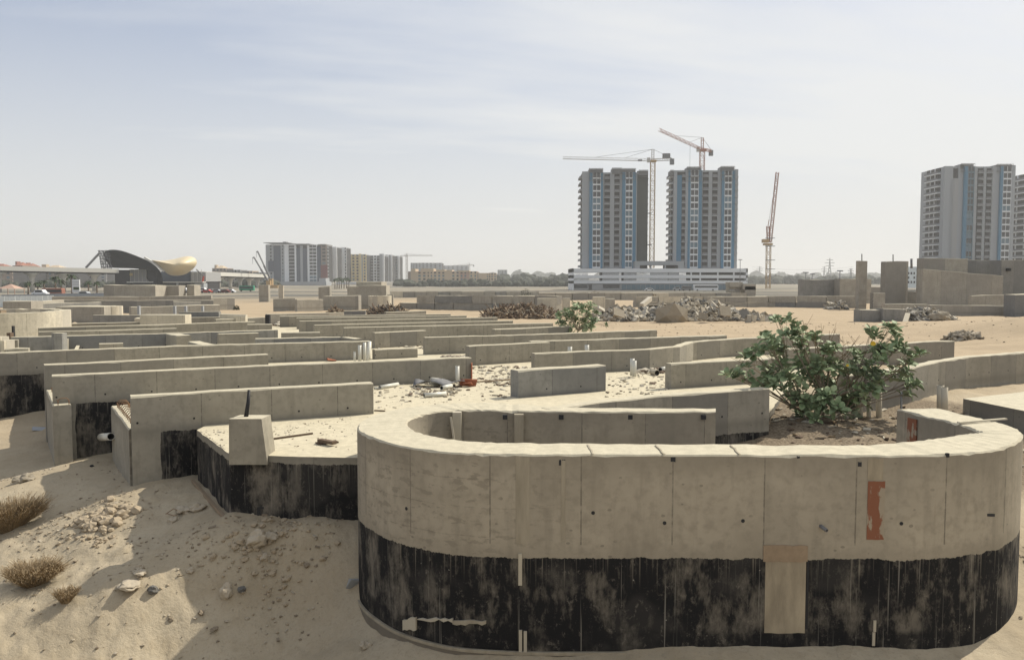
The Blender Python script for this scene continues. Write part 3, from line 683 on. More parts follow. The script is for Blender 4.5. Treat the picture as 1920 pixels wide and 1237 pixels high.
mb.bar((a[0] + .03, a[1] - .03, 2.62), (b[0] + .03, b[1] - .03, 2.62), .02, 0, .6); mb.build('orange_board', M['peel'], rc)
# ------------------------------------------------------------------ tapered stub on the slab corner
mb = MB(); zs = 2.96; a = P(429, 785, zs); b = P(492, 784, zs); dy = .36; y0 = a[1]
yb = y0; zlow = 2.28; al = PD(429, 850, yb)[0]; br = PD(501, 850, yb)[0]
v = [(al, yb, zlow), (br, yb, zlow), (br + .0, yb + dy + .1, zlow), (al, yb + dy, zlow), (a[0], y0, zs), (b[0], y0, zs), (b[0] + .03, y0 + dy, zs), (a[0] + .05, y0 + dy, zs)]
n = mb.add(v)
for q in ((0, 1, 5, 4), (1, 2, 6, 5), (2, 3, 7, 6), (3, 0, 4, 7), (4, 5, 6, 7), (3, 2, 1, 0)): mb.face([n + k for k in q], 0, [(.1, 2.7)] * 4)
st = tag(mb.build('tapered_stub', M['conc_pale_lit']), 'small tapered concrete stub at the corner of the slab', 'concrete block')
st.data.materials[0] = M['stubm'] = concrete('stub_concrete', base=(.30, .275, .22), holes=False, lines=False, pv=0.)
mb = MB(); p0 = PD(461, 776, y0 + .2); p1 = PD(467, 731, y0 + .3); mid = (Vector(p0) + Vector(p1)) / 2 + Vector((.012, 0, 0)); mb.tube([(p0[0], p0[1], zs - .02), mid, p1], [.035, .028, .022], 0, 6)
tag(mb.build('plastic_strip', M['black']), 'black plastic strip sticking up from the tapered stub', 'strip')
# large round pit at the left edge
def round_pit(label, cx, cy, Ro, th, zt, zb, a0=0, a1=360, mat='conc_pale_lit'):
    mb = MB(); n = 64; rows = []
    for k in range(n + 1):
        a = math.radians(a0 + (a1 - a0) * k / n); c, s = math.cos(a), math.sin(a); z = zt + U(-.02, .02)
        rows.append(mb.add([(cx + c * Ro, cy + s * Ro, zb), (cx + c * Ro, cy + s * Ro, z), (cx + c * (Ro - th), cy + s * (Ro - th), z), (cx + c * (Ro - th), cy + s * (Ro - th), zb)]))
    for k, (r0, r1) in enumerate(zip(rows, rows[1:])):
        u0, u1 = k * .25, k * .25 + .25
        mb.face((r0, r1, r1 + 1, r0 + 1), 0, [(u0, zb), (u1, zb), (u1, zt), (u0, zt)]); mb.face((r0 + 1, r1 + 1, r1 + 2, r0 + 2)); mb.face((r0 + 2, r1 + 2, r1 + 3, r0 + 3), 0, [(u0, zt), (u1, zt), (u1, zb), (u0, zb)])
    return tag(mb.build('round_pit', M[mat]), label, 'concrete wall')
round_pit('large round sunlit concrete pit wall at the left edge', -22.6, 36.6, 2.9, .45, 3.62, 2.0)  # paler concrete puts the sunlight on the curve into the colour
q = P(77, 580, 3.65); mb = MB(); mb.box(q[0] - .35, 35.2, 2.1, q[0] - .22, 35.6, 3.7); tag(mb.build('wall_batten', M['wood']), 'brown upright batten against the large round pit', 'batten')
mb = MB(); mb.box(PD(22, 620, 29.2)[0], 29.2, 2.6, PD(25, 620, 29.2)[0], 29.3, PD(22, 611, 29.2)[2]); tag(mb.build('steel_post', M['black']), 'thin black post before the large round pit', 'post')
mb = MB(); mb.box(PD(12, 620, 29.0)[0], 29.0, 2.4, PD(19, 620, 29.)[0], 29.2, PD(12, 624, 29.)[2]); tag(mb.build('steel_box', M['wood_d']), 'small dark brown box before the large round pit', 'box')
# ------------------------------------------------------------------ buildings (facades in metres at their own distance)
def tower(name, label, cat, D, depth, cols, yt, yb, nf, core='gap', group=None, bandm='white', left=None, parapet='white_s', topnet=0):
    X = lambda p: PD(p, 500, D)[0]; Z = lambda y: PD(960, y, D)[2]
    x0, x1 = X(cols[0][0]), X(cols[-1][1]); zt, zb = Z(yt), Z(yb)
    r = thing(name, ((x0 + x1) / 2, D, zb), label, cat, group); fh = (zt - zb) / nf
    mb = MB(); mb.box(x0 + .3, D, zb, x1 - .3, D + depth, zt - .8); mb.build('core', M[core], r)
    solids = {}
    for c in cols:
        a, b, k = X(c[0]), X(c[1]), c[2]; pr = c[3] if len(c) > 3 else 0; zt2 = Z(c[4]) if len(c) > 4 else zt
        mm = {'w': 'white_s', 'W': 'white', 'b': 'blue', 'n': 'net', 'g': 'grey', 'v': 'navy', 'm': 'maroon', 'y': 'yellow', 'e': 'beige', 'k': 'brownb', 'p': 'pinkb'}.get(k[0])
        if k[0] in 'wWbngvmyekp' and len(k) == 1:
            q_ = MB(); q_.box(a, D - .6 - pr, zb, b, D + .4, zt2); q_.build({'blue': 'blue_cladding', 'net': 'scaffold_net', 'navy': 'navy_cladding', 'maroon': 'maroon_panel'}.get(mm, 'wall'), M[mm], r)
        elif k[0] == 'F':      # framed windows, one per floor; frame colour k[1]
            fm = {'w': 'white_s', 'W': 'white', 'y': 'yellow', 'e': 'beige', 'g': 'grey', 'b': 'blueg', 'k': 'brownb', 'p': 'pinkb'}[k[1]]
            nn = int(k[2]) if len(k) > 2 else 1; wfr = float(k[3:]) / 10 if len(k) > 3 else .6
            fb = MB(); w_ = (b - a) / nn
            for i in range(nf):
                z = zb + i * fh; fb.box(a, D - .55 - pr, z, b, D + .1, z + fh * (.22 if wfr > .7 else .38))
                for j in range(nn):
                    c0 = a + w_ * (j + .5 - wfr / 2); c1 = a + w_ * (j + .5 + wfr / 2)
                    fb.box(a + w_ * j, D - .5 - pr, z, c0, D + .1, z + fh); fb.box(c1, D - .5 - pr, z, a + w_ * (j + 1), D + .1, z + fh)
                    wb = MB(); wb.box(c0, D - .2 - pr, z + fh * .2, c1, D - .12 - pr, z + fh * .97, 0)
                    if k[1] in 'Wwb' and wfr > .7: wb.box((c0 + c1) / 2 - .12, D - .32 - pr, z + fh * .2, (c0 + c1) / 2 + .12, D - .22 - pr, z + fh, 1)
                    wb.build('window', [M['glass' if U(0, 1) < .62 or i > nf * .7 else 'blueg'], M[fm]], r)
            fb.build('window_frame', M[fm], r)
        elif k[0] == 'B':      # balconies
            fm = {'w': 'white_s', 'W': 'white', 'g': 'grey', 'n': 'gap', 'y': 'yellow', 'e': 'beige'}[k[1]]
            for i in range(nf):
                z = zb + i * fh
                bb = MB(); bb.box(a, D - 1.5 - pr, z, b, D + .1, z + fh * .10, 0); bb.box(a + .1, D - 1.4 - pr, z + fh * .09, b - .1, D - 1.3 - pr, z + fh * .40, 1)
                bb.build('balcony', [M[fm], M['steel']], r)
    mb = MB(); mb.box(x0 + .2, D - .3, zt - .75, x1 - .2, D + depth - .2, zt + .1); mb.build('parapet', M[parapet], r)
    if left:   # side wall facing left with floor bands
        mb = MB(); mb.box(x0 - .02, D + .5, zb, x0 + .28, D + depth + .1, zt); mb.build('side_wall', M['white_s'], r)
        y0, y1 = D + depth * left[0], D + depth * left[1]
        for i in range(nf):
            z = zb + i * fh; bb = MB(); bb.box(x0 - .4, y0, z + fh * .42, x0 + .1, y1, z + fh, 1); bb.box(x0 - 1.7, y0, z, x0 + .1, y1, z + fh * .14, 0); bb.box(x0 - 1.7, y0, z + fh * .15, x0 - 1.6, y1, z + fh * .42, 2)
            bb.box(x0 - .6, y0 + (y1 - y0) * .33, z + fh * .15, x0 + .1, y0 + (y1 - y0) * .38, z + fh, 0); bb.box(x0 - .6, y0 + (y1 - y0) * .66, z + fh * .15, x0 + .1, y0 + (y1 - y0) * .71, z + fh, 0)
            bb.build('balcony', [M['white'], M['gap'], M['steel']], r)
    r['_x'] = (x0, x1, zt, zb)
    return r
def scaffold(r, D, boxes, mat='steel'):
    for x0, x1, y0, y1 in boxes:
        mb = MB(); a, b = PD(x0, y0, D)[0], PD(x1, y0, D)[0]; zt, zb = PD(960, y0, D)[2], PD(960, y1, D)[2]; n = max(2, int((b - a) / 1.6)); m = max(1, int((zt - zb) / 1.9))
        for i in range(n + 1): x = a + (b - a) * i / n; mb.box(x - .06, D - 2.1, zb, x + .06, D - 1.98, zt + .15)
        for j in range(m + 1): z = zb + (zt - zb) * j / m; mb.box(a, D - 2.25, z - .06, b, D - 2.12, z + .06); mb.box(a, D - 1.9, z - .07, b, D - .7, z + .0)
        mb.box(a, D - .9, max(zb, zt - 2.4), b, D + 5, zt - .2)
        mb.build('scaffold', M[mat], r)
DT = 431.0
t1 = tower('apartment_tower', 'left one of the twin unfinished apartment towers, with a dark netted wing at its right', 'tower', DT, 12,
    [(1090.5, 1104, 'w', .2, 322), (1104, 1110, 'b', 1), (1110, 1125, 'FW19', 1), (1125, 1129, 'b', 1), (1129, 1132, 'w'), (1132, 1142.5, 'Bw'), (1142.5, 1150.5, 'w', .3), (1150.5, 1160.5, 'Bw'),
     (1160.5, 1165, 'w'), (1165, 1171, 'b', 1), (1171, 1184.5, 'FW19', 1), (1184.5, 1190.5, 'b', 1), (1190.5, 1193, 'w'), (1193, 1213.5, 'n', -.4, 321)], 324, 503, 15)
scaffold(t1, DT, [(1104, 1130, 317, 339), (1165, 1191, 317, 337), (1147, 1165, 316, 326), (1197, 1214, 320, 332)])
for i in range(15):
    z = PD(960, 503 - i * 11.95, DT)[2]; xa = PD(1087, 400, DT)[0]; mb = MB(); mb.box(xa, DT + 1, z + .5, xa + 1.3, DT + 12, z + 1.6); mb.build('side_balcony', M['grey'], t1)
    xb = PD(1213, 400, DT)[0]; mb = MB(); mb.box(xb, DT + 2, z + .3, xb + 1.1, DT + 9, z + .55); mb.build('side_balcony', M['grey'], t1)
t2 = tower('apartment_tower', 'right one of the twin unfinished apartment towers, below the tilted crane', 'tower', DT + 4, 12,
    [(1261, 1267, 'w', .6, 321), (1267, 1276, 'b', .3, 329), (1276, 1283, 'Bw'), (1283, 1287.5, 'w', .8), (1287.5, 1292, 'b', 1), (1292, 1307, 'FW19', 1), (1307, 1313, 'b', 1),
     (1313, 1315, 'w'), (1315, 1326, 'Bw'), (1326, 1332.5, 'w', .3), (1332.5, 1343, 'Bw'), (1343, 1350, 'w'), (1350, 1355, 'b', 1), (1355, 1369, 'FW19', 1), (1369, 1374.5, 'b', 1), (1374.5, 1380.5, 'w', .4, 318)], 320, 503, 15, left=(.1, .9))
scaffold(t2, DT + 4, [(1287, 1314, 314, 340), (1350, 1376, 313, 337), (1256, 1262, 320, 332)])
for i in range(15):
    z = PD(960, 503 - i * 11.95, DT)[2]; xb = PD(1380, 400, DT)[0]; mb = MB(); mb.box(xb, DT + 2, z + .5, xb + 1.5, DT + 9, z + 1.6); mb.build('side_balcony', M['grey'], t2)
# podium car park under the twins
DP = DT - 9; X = lambda p: PD(p, 520, DP)[0]; Z = lambda y: PD(960, y, DP)[2]
po = thing('car_park', (X(1237), DP, Z(544)), 'long white parking podium beneath the twin towers', 'building')
mb = MB(); mb.box(X(1076), DP + .5, Z(544), X(1400), DP + 30, Z(532)); mb.build('ground_storey', M['grey'], po)
mb = MB()
for a, b in ((503.5, 510.5), (516, 521.5), (526.5, 531.5)): mb.box(X(1073), DP, Z(b), X(1402), DP + 31, Z(a))
mb.box(X(1073), DP, Z(544), X(1076), DP + 31, Z(503)); mb.box(X(1399), DP, Z(528), X(1402), DP + 31, Z(503)); mb.build('deck_band', M['white'], po)
mb = MB()
for lev in ((510.5, 516), (521.5, 526.5)):
    for x0, x1, st in ((1077, 1102, 1.9), (1130, 1165, 1.9), (1170, 1205, 2.2), (1206, 1252, 1.8), (1254, 1286, 2.1)):
        x = x0
        while x < x1: mb.box(X(x), DP + .2, Z(lev[1]), X(x + .95), DP + .6, Z(lev[0])); x += st
    for x in (1295, 1312, 1345, 1375): mb.box(X(x), DP + .2, Z(lev[1]), X(x + 2.5), DP + .8, Z(lev[0]))
    mb.box(X(1127), DP + 8, Z(lev[1]), X(1165), DP + 8.3, Z(lev[0]), 1); mb.box(X(1290), DP + 6, Z(lev[1] - .6), X(1396), DP + 6.3, Z(lev[0]), 1); mb.box(X(1170), DP + 12, Z(lev[1]), X(1200), DP + 12.3, Z(lev[0]), 1); mb.box(X(1225), DP + 10, Z(lev[1]), X(1280), DP + 10.3, Z(lev[0]), 1)
mb.build('fins', [M['white'], M['gap']], po)
mb = MB()
for x0, x1, y0, y1 in ((1076.5, 1102, 533.5, 540), (1104, 1110, 533, 543), (1131, 1162, 533, 540)): mb.box(X(x0), DP + .3, Z(y1), X(x1), DP + .48, Z(y0))
mb.build('shop_window', M['glass'], po)
mb = MB()
for k in range(26): x = 1166 + k * 9; mb.box(X(x), DP + .3, Z(543), X(x + 8.3), DP + .48, Z(533.5))
mb.build('shop_window', M['blueg'], po)
mb = MB(); mb.box(X(1191), DP + 1, Z(497), X(1283), DP + 14, Z(489.5)); mb.box(X(1191), DP + 1, Z(503.4), X(1200), DP + 14, Z(497)); mb.box(X(1272), DP + 1, Z(503.4), X(1283), DP + 14, Z(497)); mb.box(X(1220), DP + 1, Z(503.4), X(1222), DP + 3, Z(497)); mb.box(X(1247), DP + 1, Z(503.4), X(1249), DP + 3, Z(497))
mb.build('roof_portal', M['white_s'], po)
mb = MB(); mb.box(X(1200), DP + 9, Z(503), X(1219), DP + 9.4, Z(496)); mb.build('portal_shade', M['gap'], po); mb = MB(); mb.box(X(1249), DP + 9, Z(503), X(1272), DP + 9.4, Z(496)); mb.build('portal_shade', M['gap'], po)  # dark panels stand in for the shade inside the portal openings
# right hand towers
DR = 425.0
t3 = tower('apartment_tower', 'pale apartment tower with a patterned blank strip at the right', 'tower', DR, 23,
    [(1764, 1780, 'w', .3, 312), (1780, 1790, 'g', .5, 335), (1790, 1799, 'w', .3, 309), (1799, 1805, 'b', 1.5), (1805, 1818, 'Fb18', 1.5), (1818, 1823, 'w', 1), (1823, 1826, 'w'), (1826, 1837, 'Bw'), (1837, 1842, 'w', .3),
     (1842, 1853, 'Bw'), (1853, 1866, 'w', .4, 313), (1866, 1871, 'b', 1.5), (1871, 1887, 'FW19', 1.5), (1887, 1893, 'w', 1.6, 311)], 313, 544, 19, left=(.12, .72))
scaffold(t3, DR, [(1799, 1824, 308, 322), (1866, 1896, 309, 322)])
X3, Z3 = (lambda p: PD(p, 400, DR - .9)[0]), (lambda y: PD(960, y, DR)[2])
mb = MB()
for i in range(46):
    z = Z3(336 + i * 3.3)
    for j in range(4):
        if (i + j) % 2: mb.box(X3(1780.6 + j * 2.3), DR - 1.25, z - .35, X3(1782.4 + j * 2.3), DR - 1.1, z + .25)
mb.build('relief_pattern', M['white_s'], t3)
t4 = tower('apartment_tower', 'banded apartment tower cut by the right edge of the photo', 'tower', DR + 25, 26, [(1938, 1950, 'w'), (1950, 1990, 'Bw'), (1990, 2010, 'w')], 322, 544, 18, left=(.02, .9))
mb = MB(); a = PD(1699, 500, 380); b = PD(1737, 540, 380); mb.box(a[0], 380, b[2], b[0], 396, a[2]); r = thing('low_building', (a[0], 380, b[2]), 'low pale blue-grey building with small windows at the right', 'building'); mb.build('wall', M['hoard'], r)
for i in range(6):
    for j in range(4):
        if (i * 3 + j) % 5: q = PD(1702 + i * 5.4, 506 + j * 8.3, 380); mb = MB(); mb.box(q[0], 379.8, q[2], q[0] + .6, 379.98, q[2] + 1.0); mb.build('window', M['white' if j == 0 else 'glass'], r)
# middle-left blocks
DM = 783.0
b1 = tower('apartment_block', 'white and navy apartment block with a small maroon panel, tallest of the left cluster', 'building', DM, 26,
    [(499, 503, 'w'), (503, 514, 'Fw103', .2), (514, 527, 'v', .6, 462), (527, 534, 'Fw103', .2), (534, 542, 'W', .3), (542, 553, 'BW'), (553, 556.5, 'W', .6), (556.5, 563.5, 'v', .6, 465), (563.5, 568.5, 'w', .4), (568.5, 576.5, 'v', .6, 466), (576.5, 579, 'W'),
     (579, 595, 'FW18'), (595, 602.5, 'v', .5, 463), (602.5, 613, 'Fk16')], 459, 530, 11, parapet='grey')
X_, Z_ = (lambda p: PD(p, 500, DM)[0]), (lambda y: PD(960, y, DM)[2])
mb = MB(); mb.box(X_(504), DM - 1.6, Z_(509), X_(514), DM - .7, Z_(489)); mb.build('navy_cladding', M['navy'], b1)
mb = MB(); mb.box(X_(602), DM - 1.8, Z_(524), X_(614), DM - .6, Z_(497)); mb.build('maroon_panel', M['maroon'], b1)
mb = MB(); mb.box(X_(497), DM - 4, Z_(456), X_(544), DM + 26, Z_(455)); mb.box(X_(552), DM - 3, Z_(458.2), X_(582), DM + 26, Z_(457.2)); mb.box(X_(598), DM - 3, Z_(459), X_(613), DM + 26, Z_(458)); mb.box(X_(530), DM + 2, Z_(457), X_(536), DM + 8, Z_(453)); mb.build('roof_canopy', M['steel'], b1)
for i in range(11):
    z = Z_(530 - i * 6.45); mb = MB(); mb.box(X_(497.3), DM + 2, z, X_(499), DM + 9, z + 1.3); mb.build('side_balcony', M['white_s'], b1)
    mb = MB(); mb.box(X_(613), DM + 1, z + .5, X_(614.2), DM + 6, z + 1.4); mb.build('side_balcony', M['white_s'], b1)
mb = MB(); mb.box(X_(495), DM - 24, Z_(543), X_(622), DM - 2, Z_(528)); mb.box(X_(608), DM - 22, Z_(543), X_(620), DM - 6, Z_(521.5)); r = tag(mb.build('low_building', M['white_s']), 'long low pale building in front of the white and navy block', 'building')
g_ = MB()
for k in range(14): x = 500 + k * 7.6; g_.box(X_(x), DM - 24.4, Z_(541), X_(x + 4.2), DM - 24.1, Z_(532))
g_.build('window', M['grey'], r)
b2 = tower('apartment_block', 'slim white and grey block right of the navy block', 'building', DM + 30, 24, [(616, 622, 'Fg16'), (622, 632, 'W', .4)], 463, 528, 11)
b3 = tower('apartment_block', 'white block with a column of balconies next to the yellow building', 'building', DM + 60, 24, [(632.5, 641, 'BW'), (641, 646, 'W', .4), (646, 650, 'FW16')], 464, 528, 11)
b4 = tower('apartment_block', 'pale yellow apartment building', 'building', DM + 90, 28, [(651.5, 674, 'Fy35', 0), (674, 678, 'y', 1.2, 476), (678, 681, 'w', .6), (681, 687, 'Fy16', .8)], 477, 528, 9)
b5 = tower('apartment_block', 'light grey apartment block with balconies right of the yellow one', 'building', DM + 120, 28, [(687, 700, 'BW'), (700, 707, 'FW15'), (707, 712, 'BW'), (712, 718, 'w', .8, 476), (718, 721, 'W', .8, 476)], 479, 528, 9)
b6 = tower('apartment_block', 'narrow grey and white striped block near the end of the row', 'building', DM + 150, 28, [(721, 727, 'g'), (727, 729.5, 'W'), (729.5, 733, 'g'), (733, 735.5, 'W')], 478, 528, 9)
b7 = tower('apartment_block', 'last striped block of the row, dark with a white edge', 'building', DM + 180, 28, [(735.5, 741, 'g'), (741, 746, 'Fg15'), (746, 749.5, 'W', .3)], 480, 528, 9)
b8 = tower('apartment_block', 'large low beige apartment complex with an arched gateway', 'building', 700, 30,
    [(765, 770, 'k'), (770, 782, 'e'), (782, 800, 'Fe25'), (800, 812, 'Fe24', .5), (812, 835, 'Fe35', .3), (835, 846, 'e', 1, 507), (846, 862, 'Fe25', .5), (862, 876, 'Fp25', 0), (876, 880, 'p'), (880, 895, 'Fe24', .5)], 509, 534, 4, 'gap', parapet='pinkb')
mb = MB(); X7, Z7 = (lambda p: PD(p, 500, 699)[0]), (lambda y: PD(960, y, 700)[2])
for x0, x1, y in ((771, 779, 504), (789, 813, 503.5), (838, 848, 506), (858, 880, 507), (818, 834, 505.5)): mb.box(X7(x0), 698, Z7(510), X7(x1), 722, Z7(y))
mb.build('roof_turret', M['beige'], b8)
mb = MB(); mb.box(X7(843), 697.6, Z7(536), X7(848), 698.1, Z7(527)); mb.build('gateway', M['white_s'], b8)
b9 = tower('apartment_block', 'small beige building right of the gated complex', 'building', 760, 24, [(897, 912, 'e', .5), (912, 920, 'Fe25'), (920, 931, 'Fe25', .6)], 512, 532, 4, parapet='beige')
b10 = tower('apartment_block', 'pale hazy block behind the beige buildings', 'building', 1200, 24, [(933, 939, 'Fw24'), (939, 951, 'Fw24')], 506, 530, 6)
b11 = tower('apartment_block', 'hazy grey-white block rising behind the beige complex', 'building', 1150, 30, [(770, 778, 'Fw24', 1), (778, 790, 'Fw24'), (790, 812, 'Fw34', 1.5), (812, 829, 'Fw24')], 493, 528, 8)
b12 = tower('apartment_block', 'faintest hazy block below the far right crane jib', 'building', 1500, 30, [(829, 845, 'Fw24'), (845, 862, 'Fw24', 1), (862, 878, 'Fw24')], 498, 528, 8)
mb = MB(); X9 = lambda p: PD(p, 530, 940)[0]; Z9 = lambda y: PD(960, y, 940)[2]
mb.box(X9(630), 940, Z9(540), X9(668), 955, Z9(529)); mb.box(X9(745), 940, Z9(538), X9(765), 950, Z9(525)); tag(mb.build('low_building', M['white']), 'bright white low sheds below the yellow building', 'building')
# far left town behind the viaduct
for i, (x0, x1, y, mt, lb) in enumerate([(-40, 24, 501, 'brownb', 'brown town building at the left edge behind the viaduct'), (24, 44, 498, 'brownb', 'brown house with a hipped roof behind the viaduct'), (44, 62, 500, 'pinkb', 'pinkish house with a small tower behind the viaduct'),
        (70, 126, 503, 'brownb', 'wide brown block behind the viaduct left of the dark shell'), (126, 146, 507, 'beige', 'beige house under the viaduct beside the white kiosk'), (146, 200, 512, 'grey', 'grey building in shade under the viaduct'),
        (378, 398, 510, 'grey', 'grey building right of the golden shell'), (398, 425, 503, 'brownb', 'hazy brown building right of the golden shell'), (425, 452, 506, 'grey', 'hazy grey building behind the right viaduct'), (452, 474, 508, 'beige', 'hazy beige house behind the right viaduct'), (474, 498, 511, 'grey', 'low hazy building left of the mobile cranes')]):
    Dd = 620 + i * 23; r = tower('town_building', lb, 'building', Dd, 20, [(x0, x0 + (x1 - x0) * .5, 'F' + {'brownb': 'k', 'pinkb': 'p', 'beige': 'e', 'grey': 'g'}[mt] + ('35' if x1 - x0 > 40 else '25')), (x0 + (x1 - x0) * .5, x1, 'F' + {'brownb': 'k', 'pinkb': 'p', 'beige': 'e', 'grey': 'g'}[mt] + '24', .6)], y, 542, 5, core='gap', parapet=mt)
    xa, xb, zt, zb_ = r['_x']
    if i in (0, 1, 2, 3, 7):
        mb = MB(); c = (xa + xb) / 2; w_ = (xb - xa) * .28; n = mb.add([(c - w_, Dd - 1, zt), (c + w_, Dd - 1, zt), (c + w_, Dd + 15, zt), (c - w_, Dd + 15, zt), (c - w_ * .3, Dd + 6, zt + 2.6), (c + w_ * .3, Dd + 6, zt + 2.6)])
        for q in ((0, 1, 5, 4), (1, 2, 5), (2, 3, 4, 5), (3, 0, 4), (3, 2, 1, 0)): mb.face([n + k for k in q])
        mb.box(xa + (xb - xa) * .1, Dd + 2, zt, xa + (xb - xa) * .25, Dd + 7, zt + 3.2); mb.build('roof', M['roofred' if i < 3 else 'beige'], r)
# ------------------------------------------------------------------ cranes
def lattice(mb, p, q, w, seg, th, m=0, tri=False):
    p = Vector(p); q = Vector(q); d = (q - p); L = d.length; d.normalize()
    up = Vector((0, 0, 1)) if abs(d.z) < .9 else Vector((0, 1, 0))
    a = d.cross(up).normalized(); b = a.cross(d).normalized()
    cs = [a * w / 2 - b * w / 2, -a * w / 2 - b * w / 2, b * w / 2] if tri else [(a + b) * w / 2, (a - b) * w / 2, (-a - b) * w / 2, (b - a) * w / 2]
    for c in cs: mb.bar(p + c, q + c, th, m)
    n = max(2, int(L / seg))
    for i in range(n):
        s0 = p + d * L * i / n; s1 = p + d * L * (i + 1) / n
        for k in range(len(cs)):
            c0, c1 = cs[k], cs[(k + 1) % len(cs)]
            if i % 2: c0, c1 = c1, c0
            mb.bar(s0 + c0, s1 + c1, th * .6, m); mb.bar(s0 + c0, s0 + c1, th * .55, m)
def tcrane(label, D, base, top, apex, jib, cj, mats=('crane_y', 'crane_w'), w=2.2, th=.24, rot=6, group='tower cranes'):
    b = Vector(PD(*base, D)); t_ = Vector(PD(top[0], top[1], D)); t_.x = b.x; ap = Vector(PD(*apex, D)); ap.x = t_.x; j = Vector(PD(*jib, D + rot)); c = Vector(PD(*cj, D - rot * .4))
    r = thing('tower_crane', tuple(b), label, 'crane', group)
    mb = MB(); lattice(mb, b, t_, w, w * 1.05, th); mb.build('mast', M[mats[0]], r)
    mb = MB(); mb.box(t_.x - w * .75, D - w * .8, t_.z - .3, t_.x + w * .75, D + w * .8, t_.z + .6); mb.build('turntable', M[mats[0]], r)
    mb = MB(); mb.rbox((t_.x - w * 1.0, D - w * .4, t_.z + .6), 1.5, 2, 2.3, (0, 0, 0)); mb.build('cab', M['crane_w'], r)
    mb = MB(); lattice(mb, t_ + Vector((0, 0, .6)), ap, w * .5, w, th * .7); mb.build('tower_head', M[mats[1]], r)
    hp = t_ + Vector((0, 0, .8)); mb = MB(); lattice(mb, hp, j, w * .55, w * .9, th * .62, tri=True); mb.build('jib', M[mats[1]], r)
    mb = MB(); lattice(mb, hp, c, w * .5, w, th * .7); mb.build('counter_jib', M[mats[1]], r)
    mb = MB(); mb.rbox(c + Vector((0, 0, -1.2)), w * .9, 1.6, 3.0, (0, 0, 0)); mb.build('counterweight', M['steel'], r)
    mb = MB(); mb.bar(ap, hp + (j - hp) * .62 + Vector((0, 0, .8)), .13); mb.bar(ap, hp + (j - hp) * .3 + Vector((0, 0, .8)), .13); mb.bar(ap, c + Vector((0, 0, .6)), .13); mb.build('tie_rope', M['steel'], r)
    return r
ca = tcrane('horizontal tower crane standing between the twin towers', 441, (1222, 502), (1222, 303), (1222, 280), (1055, 296), (1260, 299), w=2.3)
for y in (400, 459): q = PD(1222, y, 440); mb = MB(); mb.bar((q[0] - 10.5, 440, q[2]), (q[0], 440, q[2]), .5); mb.build('wall_tie', M['steel'], ca)
mb = MB(); q = PD(1249, 294, 440); mb.box(q[0] - 1.8, 439, q[2] - .8, q[0] + 2, 441, q[2] + 1.6); q = PD(1200, 300, 441); mb.box(q[0] - 1, 440, q[2] - .6, q[0] + 1, 442, q[2] + .1); mb.build('winch', M['steel'], ca)
cb = tcrane('red and white tower crane with its jib tilted up behind the right twin tower', 452, (1316, 330), (1316, 283), (1317, 258), (1236, 243), (1333, 283), ('crane_r', 'crane_r'), 2.4, rot=-30)
mb = MB(); q = PD(1294, 270, 447); mb.bar(q, (q[0], q[1], q[2] - 12), .12); mb.box(q[0] - .3, q[1] - .3, q[2] - 13.2, q[0] + .3, q[1] + .3, q[2] - 12); mb.build('hook', M['steel'], cb)
# luffing crane
Dl = 436; b = Vector(PD(1440, 541, Dl)); tq = Vector(PD(1441, 458, Dl)); r = thing('luffing_crane', tuple(b), 'lone luffing crane with its jib raised steeply, right of the twin towers', 'crane', 'tower cranes')
mb = MB(); lattice(mb, b, tq, 2.0, 2.2, .24); mb.build('mast', M['crane_y'], r)
mb = MB(); mb.box(tq.x - 2.4, Dl - 2, tq.z - .5, tq.x + 1.6, Dl + 2, tq.z + .5); mb.box(tq.x - 3.2, Dl - 1.6, tq.z + .8, tq.x - .2, Dl + 1.6, tq.z + 2.6); mb.build('machine_deck', M['crane_y'], r)
mb = MB(); lattice(mb, tq + Vector((0, 0, 1)), PD(1440, 424, Dl), 1.3, 1.8, .26); mb.bar(PD(1440, 424, Dl), PD(1442, 412, Dl), .3); mb.build('a_frame', M['crane_r'], r)
mb = MB(); lattice(mb, tq + Vector((.8, 0, 1)), PD(1457.5, 323, Dl), 1.35, 2.0, .2); mb.build('jib', M['crane_r'], r)
mb = MB(); mb.bar(PD(1442, 412, Dl), PD(1456, 330, Dl), .12); mb.build('tie_rope', M['steel'], r)
mb = MB()
for y in (447, 462, 488, 505): q = PD(1443, y, Dl); mb.box(q[0] - 1.8, Dl - 1.6, q[2], q[0] + 2.4, Dl + 1.6, q[2] + .25)
mb.build('platform', M['steel'], r)
tcrane('distant tower crane above the hazy beige town', 1250, (763, 528), (763, 480), (763, 475), (811, 479), (751, 480), ('crane_w', 'crane_w'), 2.6, .55)
tcrane('faint smaller tower crane at the right end of the hazy blocks', 1500, (880, 515), (880, 497.5), (880, 493), (850, 498), (888, 497), ('crane_w', 'crane_w'), 2.4, .55)
